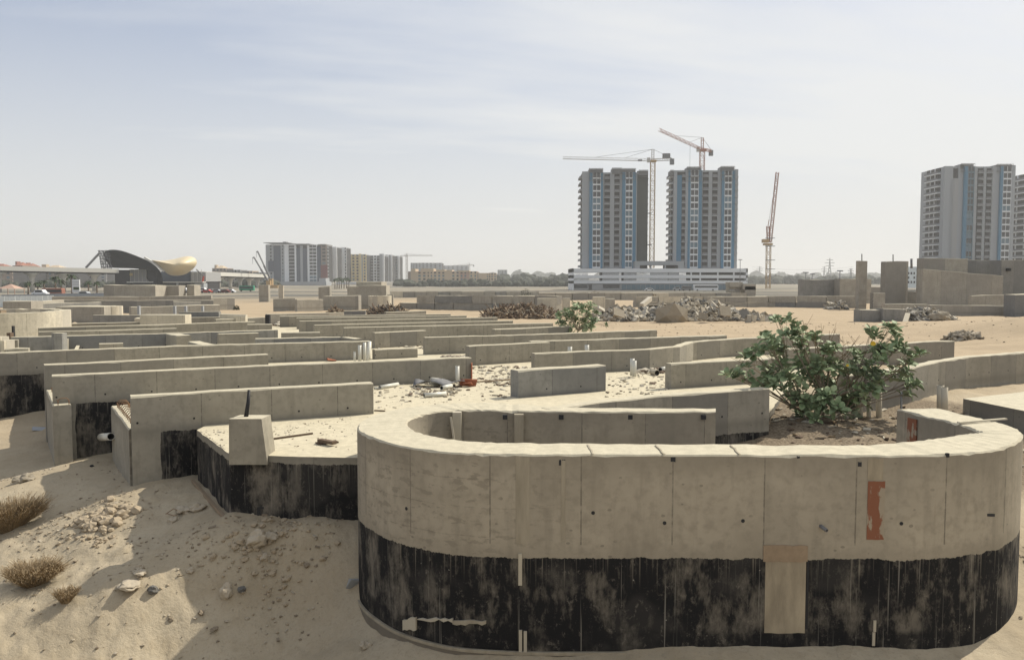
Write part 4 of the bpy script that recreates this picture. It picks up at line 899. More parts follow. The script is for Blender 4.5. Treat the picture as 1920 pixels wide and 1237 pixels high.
for i, (x0, y0, x1, y1, lb) in enumerate([(503, 528, 476, 482, 'left mobile crane boom beside the navy block'), (507, 524, 483, 471, 'right and taller mobile crane boom beside the navy block')]):
    Dc = 500 + i * 15; a = Vector(PD(x0, y0, Dc)); c = Vector(PD(x1, y1, Dc)); r = thing('mobile_crane', (a.x, Dc, -.4), lb, 'crane', 'mobile cranes')
    mb = MB(); mb.bar(a, a + (c - a) * .5, 1.0); mb.bar(a + (c - a) * .5, c, .7); mb.build('boom', M['steel'], r)
    mb = MB(); mb.bar(c, c + Vector((-.8, 0, -.6)), .6); mb.bar(c + Vector((-.8, 0, -.6)), c + Vector((-.8, 0, -4)), .15); mb.build('hook', M['steel'], r)
    mb = MB(); mb.box(a.x - 2, Dc - 1.4, -.1, a.x + 6, Dc + 1.4, 1.6); mb.box(a.x - 1, Dc - 1.2, 1.6, a.x + 1.5, Dc + 1.2, a.z + .6); mb.build('carrier', M['crane_y'], r)
# ------------------------------------------------------------------ station and viaduct
def deck(label, a, b, D0, D1, th, ys, cols):
    p = Vector(PD(a[0], a[1], D0)); q = Vector(PD(b[0], b[1], D1)); r = thing('viaduct', (q.x, q.y, -.4), label, 'viaduct', 'raised railway viaducts')
    mb = MB(); d = (q - p); n = Vector((-d.y, d.x, 0)).normalized() * 4.4
    mb.hexa((p + q) / 2 + n - Vector((0, 0, th / 2)), d / 2, n, Vector((0, 0, th / 2))); mb.build('deck', M['viad'], r)
    mb = MB(); mb.hexa((p + q) / 2 + n - Vector((0, 0, th + .3)), d / 2, n * .6, Vector((0, 0, .28))); mb.build('deck_soffit', M['gap'], r)
    mb = MB(); mb.hexa((p + q) / 2 + Vector((0, 0, .5)) + n * .05, d / 2, n * .03, Vector((0, 0, .48))); mb.build('parapet', M['viad'], r)
    for k in cols:
        c = p + d * k + n; m2 = MB(); zt = c.z - th - .6
        m2.tube([(c.x, c.y, -.6), (c.x, c.y, zt - 3.2), (c.x, c.y, zt - 1.2), (c.x, c.y, zt)], [1.0, 1.0, 1.5, 3.4], 0, 10); m2.build('pier', M['viad'], r)
    return r
deck('left raised railway viaduct ending at the dark shell', (-140, 500), (223, 508), 330, 395, .95, 0, (.02, .17, .36, .53, .70, .88))
deck('right raised railway viaduct leading away from the golden shell', (372, 512), (506, 517.5), 420, 560, 1.1, 0, (.16, .33, .48, .62, .76, .9))
DS = 405.0
stn = thing('metro_station', (PD(290, 540, DS)[0], DS, -.4), 'curved metro station under construction with a dark open shell and a golden shell', 'station')
def shell(name, out, bulge, mat, D, thick=1.0, rim=None):
    pts = crom([Vector(q) for q in out] + [Vector(out[0])], 5)[:-1]; n = len(pts); c = sum(pts, Vector((0, 0))) / n; mb = MB()
    for side in (0, 1):
        rows = []
        for k in range(9):
            f = 1 - k / 8 * .999; rr = []
            for p in pts:
                q = c + (p - c) * f; rr.append(PD(q.x, q.y, D + bulge * (1 - f * f) + side * thick))
            rows.append(mb.add(rr))
        for a, b in zip(rows, rows[1:]):
            for i in range(n): j = (i + 1) % n; mb.face((a + i, a + j, b + j, b + i), side, None, True)
        if side == 0: first = rows[0]
        else:
            for i in range(n): j = (i + 1) % n; mb.face((first + i, rows[0] + i, rows[0] + j, first + j), 1)
    return mb.build(name, [M[mat], M[rim or mat]], stn)
zz8 = lambda L: [(150 + x / 5.19, 440 + y / 5.19) for x, y in L]
shell('open_shell', zz8([(228, 190), (250, 160), (300, 147), (370, 150), (450, 170), (550, 207), (650, 250), (730, 300), (775, 350), (800, 400), (805, 470), (800, 540), (745, 540), (760, 440), (735, 365), (640, 340), (500, 328), (380, 325), (300, 315), (250, 250)]), 9, 'darkshell', DS - 6, .5, 'viad')
shell('golden_shell', zz8([(685, 245), (760, 252), (830, 250), (920, 236), (1000, 216), (1060, 210), (1110, 225), (1137, 262), (1120, 312), (1060, 365), (1000, 393), (930, 400), (870, 390), (820, 355), (770, 310)]), -11, 'gold', DS - 8, 1.0, 'gold')
Xs, Zs = (lambda p: PD(p, 500, DS)[0]), (lambda y: PD(960, y, DS)[2])
mb = MB(); mb.bar(PD(271, 483, DS - 9), PD(290, 494, DS - 10), .9); mb.bar(PD(290, 494, DS - 10), PD(308, 509, DS - 9), .9); mb.build('rim_beam', M['viad'], stn)
mb = MB(); mb.box(Xs(215), DS, Zs(546), Xs(241), DS + 25, Zs(506)); mb.build('unfinished_frame', M['gap'], stn)
mb = MB(); mb.box(Xs(242), DS + 1, Zs(528), Xs(297), DS + 22, Zs(505)); mb.build('hall_wall', M['grey'], stn); mb = MB(); mb.box(Xs(354), DS + 1, Zs(530), Xs(384), DS + 22, Zs(510)); mb.build('hall_wall', M['grey'], stn)
mb = MB()
for x in (242, 250, 258, 265, 272, 281, 290, 360, 368, 376): mb.box(Xs(x), DS + .6, Zs(528), Xs(x + .7), DS + .9, Zs(505))
mb.build('mullions', M['viad'], stn)
mb = MB(); mb.box(Xs(300), DS + 1, Zs(530), Xs(356), DS + 22, Zs(509)); mb.build('glazed_hall', M['navy'], stn)
mb = MB(); mb.box(Xs(242), DS - 3, Zs(530), Xs(384), DS + 22, Zs(528)); mb.build('floor_deck', M['viad'], stn)
mb = MB(); mb.box(Xs(215), DS + 4, Zs(546), Xs(384), DS + 20, Zs(530)); mb.build('ground_storey', M['gap'], stn)
mb = MB(); mb.box(Xs(367), DS - 2, Zs(541), Xs(384), DS + 3, Zs(531)); mb.box(Xs(334), DS - 2.5, Zs(543), Xs(337), DS - 1.5, Zs(530)); mb.build('white_panel', M['white_s'], stn)
mb = MB(); mb.box(Xs(243), DS - .2, Zs(517), Xs(248), DS + .3, Zs(512)); mb.build('orange_panel', M['yellow'], stn)
mb = MB()
for i in range(8):
    for j in range(8):
        x = 184 + i * 2.6 + j * .9; y = 470 + j * 5
        if x < 212: mb.bar(PD(x, y, DS - 7 + U(0, 4)), PD(x + U(1, 4), y + U(3, 7), DS - 7 + U(0, 4)), .3); mb.bar(PD(x, y, DS - 6), PD(x + 3, y + U(-1, 1), DS - 4), .3)
mb.build('scaffold', M['steel'], stn)
mb = MB(); mb.bar(PD(187, 474, DS - 10), PD(161, 502, DS - 10), .8); mb.bar(PD(368, 505, DS), PD(382, 518, DS), .4); mb.bar(PD(382, 518, DS), PD(377, 540, DS), .6, 1); tag(mb.build('lifting_boom', [M['steel'], M['red']]), 'slanting crane boom leaning at the left tip of the dark shell', 'crane boom')
# ------------------------------------------------------------------ hoardings, kiosk, vehicles, palms
hg = thing('site_hoarding', (PD(50, 575, 105)[0], 105, 1.3), 'pale sheet hoarding fence at the far left edge', 'fence')
for k in range(14):
    x = -45 + k * 10.2; y0 = 557 - max(0, k - 2) * .12; D = 112 - k * .6; a = PD(x, y0, D); b = PD(x + 10.0, y0, D - .6)
    if k > 13: continue
    mb = MB(); mb.hexa(((a[0] + b[0]) / 2, D, (a[2] + 1.3) / 2), ((b[0] - a[0]) / 2 - .01, -.3, 0), (0, .03, 0), (U(-.03, .03), 0, (a[2] - 1.3) / 2 + .1)); mb.build('sheet', M['hoard'], hg)
hg2 = thing('site_hoarding', (PD(150, 556, 190)[0], 190, 1), 'long thin white hoarding strip below the viaduct', 'fence'); mb = MB()
for k in range(17): a = PD(2 + k * 11.4, 552.5 - k * .22, 190); mb.box(a[0], 190 + (k % 2) * .05, .7, a[0] + 1.36, 190.1 + (k % 2) * .05, a[2])
mb.build('sheet', M['white_s'], hg2)
a = PD(134.5, 524, 260); b = PD(149.5, 549, 260); r = thing('site_kiosk', (a[0], 260, b[2]), 'tall white site board with stacked panels under the viaduct', 'sign')
mb = MB(); mb.box(a[0], 260, b[2], b[0], 260.4, a[2]); mb.build('board', M['white'], r)
mb = MB()
for y in (529, 533.5): q = PD(135, y, 260); mb.box(a[0] + .1, 259.9, q[2], b[0] - .1, 259.98, q[2] + .12)
mb.build('panel_joint', M['grey'], r); mb = MB(); q = PD(138, 543, 260); mb.box(q[0], 259.9, q[2], b[0] - .2, 259.98, q[2] + .8); mb.build('green_panel', M['palm'], r)
def vehicle(name, label, cat, px, py, D, L, H, body, roof=None, group=None, W=2.0):
    q = PD(px, py, D); z0 = ground(q[0], D) if D < 350 else -.4; x0 = q[0] - L / 2; r = thing(name, (q[0], D, z0), label, cat, group); mb = MB()
    bus = H > 2.3
    prof = [(0, .35), (0, H * .9), (.03, H), (.97, H), (1, H * .85), (1, .35)] if bus else [(0, .35), (0, H * .55), (.16, H * .62), (.28, H), (.72, H), (.86, H * .62), (1, H * .55), (1, .35)]
    n = mb.add([(x0 + u * L, D, z0 + v) for u, v in prof]); m = mb.add([(x0 + u * L, D + W, z0 + v) for u, v in prof]); k = len(prof)
    for i in range(k): j = (i + 1) % k; mb.face((n + i, m + i, m + j, n + j))
    mb.face([n + i for i in range(k)]); mb.face([m + i for i in range(k)][::-1]); mb.build('body', M[body], r)
    mb = MB()
    if bus: mb.box(x0 + L * .03, D - .03, z0 + H * .5, x0 + L * .97, D - .005, z0 + H * .82)
    else: mb.box(x0 + L * .27, D - .03, z0 + H * .64, x0 + L * .73, D - .005, z0 + H * .93)
    mb.build('window', M['glass'], r)
    for u in ((.17, .8) if not bus else (.14, .78)):
        mb = MB(); mb.tube([(x0 + L * u, D - .04, z0 + .42), (x0 + L * u, D + .25, z0 + .42)], .42, 0, 12); mb.build('wheel', M['tyre'], r)
    return r
vehicle('bus', 'long white bus parked before the podium of the twin towers', 'bus', 1324, 541, 395, 11.5, 3.0, 'white', W=2.5)
vehicle('van', 'pale van parked left of the long white bus', 'van', 1270, 541, 396, 3.8, 2.0, 'white_s'); vehicle('truck', 'dark truck parked between the van and the long bus', 'truck', 1288, 541, 396, 4.6, 2.5, 'steel')
vehicle('car', 'white car left of the pale van before the podium', 'car', 1218, 542, 392, 4.4, 1.4, 'white')
for i, (x, D, m_, lb) in enumerate([(342, 330, 'white', 'leftmost white van below the golden shell'), (352, 335, 'white', 'second white van below the golden shell'), (378, 330, 'white', 'white van right of the station block'), (386, 326, 'red', 'red car below the right viaduct'), (394, 332, 'white', 'white car next to the red car below the right viaduct'),
        (404, 328, 'white_s', 'pale car midway below the right viaduct'), (412, 331, 'white', 'white car below the right viaduct, left of the dark red one'), (420, 327, 'maroon', 'dark red car below the right viaduct'), (430, 332, 'white', 'white car before the green truck'), (72, 240, 'white', 'white van behind the hoarding at the far left'), (155, 245, 'white_s', 'pale truck right of the tall white site board')]):
    vehicle('car' if i not in (0, 1, 2, 9) else 'van', lb, 'car' if i not in (0, 1, 2, 9) else 'van', x, 548, D, 4.2 if i not in (0, 1) else 5, 1.4 if i not in (0, 1, 9, 2) else 2.0, m_, group='vehicles parked below the station')
vehicle('truck', 'green truck parked below the right viaduct', 'truck', 462, 546, 380, 6.5, 2.6, 'green'); vehicle('truck', 'red-brown container truck under the left viaduct', 'truck', 97, 548, 250, 6, 2.4, 'roofred')
for i, (x, s, lb) in enumerate([(24, 2, 'orange-roofed tent at the far left behind the hoarding')]):
    q = PD(11, 541, 240); mb = MB(); n = mb.add([(q[0] - 2.5, 240, q[2]), (q[0] + 2.5, 240, q[2]), (q[0] + 2.5, 245, q[2]), (q[0] - 2.5, 245, q[2]), (q[0], 242.5, q[2] + 1.3)])
    for f in ((0, 1, 4), (1, 2, 4), (2, 3, 4), (3, 0, 4), (3, 2, 1, 0)): mb.face([n + k for k in f])
    for a, b in ((-2.4, 240.1), (2.4, 240.1), (-2.4, 244.9), (2.4, 244.9)): mb.bar((q[0] + a, b, .3), (q[0] + a, b, q[2]), .15)
    tag(mb.build('canopy_tent', M['pinkb']), lb, 'tent')
def palm(px, py, D, h, label, group):
    q = PD(px, py, D); z0 = -.4 if D > 350 else ground(q[0], D); r = thing('palm_tree', (q[0], D, z0), label, 'palm tree', group)
    mb = MB(); mb.tube([(q[0], D, z0 - .1), (q[0] + .1, D, z0 + h * .5), (q[0], D, z0 + h)], [.3, .22, .25], 0, 7); mb.build('trunk', M['trunk'], r)
    mb = MB()
    for k in range(22):
        a = U(0, 2 * PI); el = U(-.2, 1.3); L = U(1.5, 2.3) * h / 6; pts = []
        for j in range(6):
            u = j / 5; pts.append(Vector((q[0] + math.cos(a) * L * u * math.cos(el * (1 - u * .5)), D + math.sin(a) * L * u, z0 + h + L * (math.sin(el) * u - .75 * u * u))))
        for u_, v_ in zip(pts, pts[1:]):
            s_ = Vector((-math.sin(a), math.cos(a), -.4)) * .22; n = mb.add([u_ - s_, v_ - s_ * .8, v_, u_]); mb.face((n, n + 1, n + 2, n + 3)); s_ = Vector((math.sin(a), -math.cos(a), -.4)) * .22; n = mb.add([u_ - s_, v_ - s_ * .8, v_, u_]); mb.face((n, n + 1, n + 2, n + 3))
    mb.build('crown', M['palm'], r)
for i, (x, y, h, lb) in enumerate([(52, 531, 3.9, 'leftmost palm under the viaduct'), (70, 530, 3.8, 'palm second from the left under the viaduct'), (82, 530, 4.3, 'palm third from the left under the viaduct'), (103, 525, 5.4, 'tall palm left of the tall white site board'), (114, 528, 4.6, 'leaning palm nearest the left of the tall white site board'), (134, 522, 6.2, 'tallest palm rising behind the tall white site board'), (165, 529, 4.2, 'palm right of the pale truck under the viaduct'), (181, 529, 4.0, 'palm beside the grey viaduct pier')]): palm(x, y, 250 + i * 3, h, lb, 'palms under the left viaduct')
for i, x in enumerate([628, 632, 636, 640, 645, 650, 654]): palm(x, 545, 480 + i * 4, 5.2 + (i % 3) * .4, 'palm in the small row before the white low sheds', 'small row of palms')
# lamp posts, pylons
for i, (x, yt, D, lb) in enumerate([(975, 506, 600, 'lone tall lamp post between the beige town and the podium'), (1388, 487, 420, 'lamp post above the right end of the podium'), (1511, 511, 300, 'lamp post left of the twin-column walls'), (1523, 514, 330, 'shorter lamp post beside the pylon at the right'), (1575, 508, 280, 'double-armed lamp post near the narrow pillar')]):
    q = PD(x, yt, D); z0 = -.4 if D > 350 else ground(q[0], D); r = thing('lamp_post', (q[0], D, z0), lb, 'lamp post', 'distant lamp posts'); mb = MB(); mb.tube([(q[0], D, z0), (q[0], D, q[2])], [.22, .13], 0, 6); mb.build('pole', M['steel'], r)
    mb = MB(); mb.box(q[0] - .9, D - .3, q[2] - .15, q[0] + .9, D + .3, q[2] + .2); mb.build('lamp_head', M['steel'], r)
for i, (x, yt, D, lb) in enumerate([(1555, 484, 1500, 'taller hazy electricity pylon at the right'), (1545, 499, 1900, 'smaller faint pylon left of the taller one'), (1595, 503, 1200, 'squat pylon just left of the narrow pillar'), (1424, 499, 2100, 'faintest pylon left of the lone luffing crane')]):
    b = Vector(PD(x, 526, D)); tp = PD(x, yt, D); r = thing('electricity_pylon', (b.x, D, -.4), lb, 'pylon', 'electricity pylons'); mb = MB(); H = tp[2] + .4; k = .5 + D / 3000
    for sx in (-1, 1):
        mb.bar((b.x + sx * H * .11, D, -.4), (b.x + sx * H * .025, D, H * .65), k); mb.bar((b.x + sx * H * .025, D, H * .65), (b.x, D, tp[2]), k)
        for j in range(5): mb.bar((b.x + sx * H * (.11 - .017 * j), D, H * j * .13), (b.x - sx * H * (.11 - .017 * (j + 1)), D, H * (j + 1) * .13), k * .6)
    mb.build('tower', M['steel'], r); mb = MB()
    for f, w_ in ((.68, .17), (.8, .2), (.92, .13)): mb.bar((b.x - H * w_, D, H * f), (b.x + H * w_, D, H * f), k * .9)
    mb.build('cross_arm', M['steel'], r)
mb = MB()
for x0, x1, y in ((1410, 1600, 500), (1410, 1600, 505)):
    for k in range(12): u0, u1 = k / 12, (k + 1) / 12; f = lambda u: PD(x0 + (x1 - x0) * u, y + 6 * (4 * u * (1 - u)), 1400 ); mb.bar(f(u0), f(u1), .22)
tag(mb.build('power_line', M['steel']), 'thin power lines between the hazy pylons', 'cables')
# ------------------------------------------------------------------ far concrete walls standing on the sand
GF = 'weathered concrete walls in the distance'
def fwall(label, x0, x1, y0, y1, D0, D1=None, th=.35, mat='conc_far', yb=None, group=GF, name='concrete_upstand', jit=.03):
    D1 = D1 or D0; a = PD(x0, y0, D0); b = PD(x1, y1, D1); zb = min(ground(a[0], D0), ground(b[0], D1)) - .25
    if yb: zb = PD(960, yb, D0)[2]
    L = math.dist(a[:2], b[:2]); mb = MB()
    wall_mesh(mb, [a[:2], b[:2]], th, a[2], zb, jit, 1.2, lambda S: a[2] + (b[2] - a[2]) * S / L)
    return tag(mb.build(name, M[mat], origin=(a[0], a[1], zb)), label, 'concrete wall', group)
fwall('wide plain concrete block wall below the dark shell', 194, 291, 534, 535, 92, th=3)
fwall('narrow concrete block wall below the golden shell with a white strip', 303, 335, 535, 535, 95, th=2)
fwall('small concrete block right of the narrow one below the golden shell', 350, 364, 534, 534, 97, th=2)
fwall('long low dark wall running below the dark shell from the hoarding', 97, 290, 556, 555.5, 88, 90, mat='conc_far')
fwall('long low wall below the golden shell', 283, 396, 556, 554, 86)
fwall('low broken wall at the edge of the far sand, left of centre', 396, 440, 559, 558, 84, 86)
fwall('low dark wall in front of the pale hoarding', 38, 120, 566, 562, 64, 70)
fwall('concrete wall end with a bright rounded face in front of the hoarding', 5, 58, 565, 565, 58, th=1.5)
fwall('long shaded wall behind the pale sand heap', 55, 190, 569, 566, 60, 66, mat='conc_g')
fwall('long low shaded wall behind the curved-ended block at the left', 120, 400, 563, 562.5, 74, 78, mat='conc_g')
fwall('big plain wall of the block with the bright curved right end', 104, 195, 575, 574.5, 52, th=2.2)
round_pit('bright curved end of the block in the far left rows', PD(200, 575, 53.6)[0], 53.6, .95, .3, PD(200, 575, 52.6)[2], 2.0, -115, 100)
fwall('small pale square panel beside the curved-ended block', 90, 104, 578, 578, 53)
fwall('far wall divided by four white slots', 246, 412, 575, 571.5, 51, 55)
for x in (262, 329, 349.5, 381): a = PD(x, 573.5, 50.7 + (x - 246) / 166 * 3.6); mb = MB(); mb.box(a[0] - .05, a[1] - .25, 1.95, a[0] + .08, a[1] - .06, a[2]); tag(mb.build('bright_slot', M['white_s']), 'thin white box for a bright slot in the far wall, %s' % {262: 'leftmost of four', 329: 'second of four', 349.5: 'third of four', 381: 'rightmost of four'}[x], 'post', 'white boxes for the bright slots')  # white boxes drawn where the wall has bright slots
fwall('low dark wall below the slotted wall', 335, 410, 585, 584, 45, mat='conc_g')
fwall('pale broken kerb at the sand edge left of centre', 412, 460, 588, 590, 43, mat='conc_pale_lit')
fwall('light kerb top in the far left rows', 262, 347, 590, 590.5, 41, mat='conc_pale_lit', th=.8)
fwall('dark low beam wall below the right viaduct', 325, 377, 565, 566, 66, 68, mat='conc_g', th=.5)
fwall('low wall under the navy block, left part with a dark gap', 512, 553, 560, 559, 78)
fwall('low stained wall under the navy block', 557, 606, 561, 561.5, 76, 78)
fwall('long low double wall below the low pale building', 606, 672, 555, 554, 80, th=1.5)
fwall('tall pale pier standing alone left of the low walls', 485, 503, 534, 534, 130, th=1)
fwall('tiny bright slab standing upright under the mobile cranes', 522, 531, 535, 535, 130, mat='conc_pale_lit', th=.3)
fwall('pale block wall behind the stepped walls, left of centre', 597, 618, 538, 537, 92, th=1)
fwall('middle block of the stepped wall group left of centre', 651, 700, 537, 537, 90, th=3)
fwall('highest block of the stepped wall group, with a pinkish top', 668, 715, 528, 528, 93, th=4)
fwall('front block of the stepped wall group with dirty base', 672, 724, 535, 535, 84, th=2.5)
round_pit('rounded low base at the right end of the stepped wall group', PD(714, 560, 80)[0], 79.5, 1.1, .3, PD(714, 555, 78.5)[2], 1.6)
fwall('small block right of the stepped wall group', 726, 737, 552, 552, 84)
# long two-tier precast block wall
def blockwall(label, xs, yt, yb, D0, D1, mat='conc_far', gaps=(), seed=1, tier=2, group=GF):
    x0, x1 = xs; a = PD(x0, yt, D0); b = PD(x1, yt, D1); r = thing('block_wall_row', (a[0], a[1], ground(a[0], a[1])), label, 'concrete wall', group); r.name = 'precast_blocks'
    L = math.dist(a[:2], b[:2]); n = max(2, int(L / 2.4)); rnd = random.Random(seed)
    for t_ in range(tier):
        for i in range(n):
            if rnd.random() < (.08 if t_ == tier - 1 else .0) or (t_, i) in gaps: continue
            u0, u1 = i / n, (i + 1) / n; p = Vector((a[0] + (b[0] - a[0]) * u0, a[1] + (b[1] - a[1]) * u0)); q = Vector((a[0] + (b[0] - a[0]) * u1, a[1] + (b[1] - a[1]) * u1))
            zt = a[2] + (b[2] - a[2]) * u0; zb = min(ground(p.x, p.y), ground(q.x, q.y)) - .1; h = (zt - zb) / tier
            m = (p + q) / 2; d = (q - p) / 2 * .97; nn = Vector((-d.y, d.x)).normalized() * .4; off = rnd.uniform(-.15, .15); mb = MB()
            mb.hexa((m.x + nn.x * off, m.y + nn.y * off + .4, zb + h * (t_ + .5)), (d.x, d.y, 0), (nn.x, nn.y, 0), (0, 0, h / 2 - .012), 0, .02); mb.build('block', M[mat if rnd.random() < .82 else 'conc_pale_lit' if rnd.random() < .3 else 'conc_g'], r)
    return r
blockwall('long two-tier wall of precast blocks crossing the sand behind the scrap heaps', (753, 1050), 554, 575, 84, 72, seed=3)
blockwall('long precast block wall behind the big rubble heap', (1190, 1480), 556, 574, 88, 92, seed=5)
blockwall('farther thin line of precast blocks before the podium', (1010, 1400), 549, 560, 125, 130, seed=8, tier=1)
blockwall('low row of precast blocks left of the tall pillars', (1440, 1612), 555, 575, 92, 88, seed=11)
blockwall('far thin precast wall line below the beige town', (732, 1010), 546.5, 552, 170, 180, seed=17, tier=1)
fwall('white painted portal wall left part behind the brown scrap heap', 1008, 1044, 559, 559, 64, mat='conc_pale_lit', th=.6)
fwall('white painted portal post behind the middle green shrub', 1055, 1069, 559, 559, 64, mat='conc_pale_lit', th=.6)
fwall('white square pillar right of the middle green shrub', 1113, 1135, 557, 557, 66, mat='conc_pale_lit', th=1)
fwall('tan block right of the white square pillar', 1135, 1153, 560, 560, 66, th=.8)
mb = MB(); mb.bar(PD(1203, 573, 70), PD(1219, 560, 72), .35); tag(mb.build('leaning_beam', M['rubble_l']), 'pale concrete beam leaning behind the big rubble heap', 'beam')
# little hut before the podium
r = thing('concrete_hut', PD(1380, 556, 150), 'small unfinished concrete hut with a window right of the white bus', 'hut'); HX, HZ = (lambda p: PD(p, 540, 150)[0]), (lambda y: PD(960, y, 150)[2])
for x0, x1, y0, y1, D in ((1362, 1367, 531, 555, 150), (1380, 1388, 531, 555, 150), (1367, 1380, 531, 536.5, 150), (1367, 1380, 545, 555, 150), (1394, 1414, 537, 555, 149), (1367, 1391, 529, 531.5, 149.5), (1390, 1414, 533, 537, 149)):
    mb = MB(); mb.box(HX(x0), D, HZ(y1) - .6, HX(x1), D + (.5 if x1 < 1390 else 3), HZ(y0)); mb.build('wall', M['conc_far'], r)
# ------------------------------------------------------------------ right-hand concrete masses
GR = 'tall concrete walls and pillars at the right'
def mass(label, x0, x1, y0, y1, D, th, yb=None, mat='conc_far', lean=0, name='concrete_mass', cat='concrete wall'):
    a = PD(x0, y0, D); b = PD(x1, y1, D); zb = PD(960, yb, D)[2] if yb else ground(a[0], D) - .3; mb = MB(); L = b[0] - a[0]
    wall_mesh(mb, [(a[0], D), (b[0], D)], th, a[2], zb, .03, 1.0, lambda S: a[2] + (b[2] - a[2]) * S / L)
    return tag(mb.build(name, M[mat], origin=(a[0], D, zb)), label, cat, GR)
mass('tall narrow concrete pillar standing on the sand', 1612, 1626.5, 489, 489, 84, .9, name='concrete_pillar', cat='pillar')
mass('tall broad concrete pillar right of the narrow one', 1662, 1703.5, 490, 490, 82, 1.2, name='concrete_pillar', cat='pillar')
for x, y, yb, D, lb in ((1616, 476, 489, 84.3, 'thin rod on top of the narrow pillar'), (1674.5, 477, 490, 82.3, 'thin rod on top of the broad pillar'), (1709, 485, 502, 120, 'slim post between the broad pillar and the big wall')):
    mb = MB(); mb.tube([PD(x, y, D), PD(x, yb + 1, D)], .05 if D < 100 else .16, 0, 6); tag(mb.build('steel_rod', M['steel']), lb, 'rod')
mass('big high concrete wall with a sloping cast line at the right', 1731, 1881, 504, 517, 79, 1.2)
mass('upper broken strip of wall above the big high wall', 1733, 1815, 484, 485, 83, 1.5)
mass('upper stained band of wall between the strip and the right edge', 1812, 1885, 487, 489, 86, 1.5, mat='conc_g')
mass('darkest high wall cut by the right edge, with a dark hole', 1878, 1990, 488, 486, 81.5, 2, mat='conc_g')
mb = MB(); a = PD(1888, 504, 81.3); mb.box(a[0], 81.2, a[2] - .2, a[0] + .36, 81.48, a[2] + .05); tag(mb.build('wall_hole', M['gap']), 'dark slot in the high wall at the right edge', 'opening')
mass('long low wall before the big high wall', 1744, 1906, 572, 573, 66, .5); mass('mid wall piece in front of the right edge walls', 1822, 1896, 554, 552, 74, .5); mass('low wall behind the two front blocks', 1660, 1740, 569, 570, 68, .6)
mass('grey wall end cut by the right edge', 1904, 1990, 553, 549, 64, 1.5, mat='conc_g'); mass('short stained wall between the two pillars', 1638, 1660, 549, 549, 80, .8); mass('dark recess wall right of the broad pillar', 1701, 1731, 546, 547, 90, .5, mat='conc_g')
mass('squat front concrete block below the narrow pillar', 1613, 1652, 580, 581, 52.8, 1.0, mat='conc_g', name='concrete_block', cat='concrete block'); mass('squat front concrete block with a leaning white plank', 1656, 1699, 579, 579.5, 52.4, 1.0, mat='conc_g', name='concrete_block', cat='concrete block')
mb = MB(); mb.bar(PD(1695, 611, 50.5), PD(1702, 588, 52), .28, 0, .1); tag(mb.build('leaning_plank', M['pale']), 'white plank leaning on the squat front block', 'plank')
mass('long yellowish far wall left of the narrow pillar', 1575, 1634, 523, 523, 110, 2); mass('long grey far wall left of the yellowish one', 1506, 1575, 524, 524, 112, 2, mat='conc_g'); mass('low wall strip before the far yellowish wall', 1560, 1610, 561, 562, 95, .6)
mass('low pale wall between the pillars in the distance', 1632, 1662, 538, 538, 118, 1, mat='conc_far')
# sandy heap and rocks behind the right wall come with the ground; distant hills and tree belts
def belt(name, label, x0, x1, y0, D, hmin, hmax, mat, n, kind='stuff'):
    mb = MB()
    for i in range(n):
        x = U(x0, x1); d = D * U(.97, 1.03); q = PD(x, 530, d); h = U(hmin, hmax); mb.rock((q[0], d, -.6 + h * .45), h * .62, 0, (U(.8, 1.6), 1, U(.8, 1.1)), U(0, 6), 1)
    o = mb.build(name, M[mat]); o['kind'] = kind; return o
belt('tree_belt', '', 765, 1075, 0, 640, 3, 5.5, 'hazy', 130); belt('tree_belt', '', 930, 1090, 0, 900, 6, 11, 'hazy', 80); belt('tree_belt', '', 1395, 1740, 0, 1000, 4, 10, 'hazy', 180)
belt('tree_belt', '', 0, 230, 0, 560, 3, 5, 'hazy', 50); belt('tree_belt', '', 380, 520, 0, 600, 3, 6, 'hazy', 50); belt('tree_belt', '', 880, 1900, 0, 2300, 12, 26, 'hazy', 260)
belt('tree_belt', '', 740, 770, 0, 700, 3, 6, 'hazy', 12)
mb = MB()
for i in range(150):
    x = U(880, 1740); D = U(1600, 3000); q = PD(x, 530, D); h = U(5, 16) * D / 2400; mb.box(q[0], D, -1, q[0] + U(10, 40), D + 20, h)
o = mb.build('distant_town', M['grey']); o['kind'] = 'stuff'
mb = MB(); n = 40
for i in range(n): x = 1630 + i * 1.2; 
pts = [(1622, 527), (1640, 523), (1648, 519), (1664, 516), (1690, 519), (1712, 524), (1735, 527)]
v = [PD(x, y, 1300) for x, y in pts]; v2 = [PD(x, 530, 1300) for x, y in pts]; a_ = mb.add(v); b_ = mb.add([(q[0], 1200, -2) for q in v2]); c_ = mb.add([(q[0], 1400, -2) for q in v2])
for i in range(len(pts) - 1): mb.face((b_ + i, b_ + i + 1, a_ + i + 1, a_ + i)); mb.face((a_ + i, a_ + i + 1, c_ + i + 1, c_ + i))
o = mb.build('hill', M['hazy']); o['kind'] = 'structure'
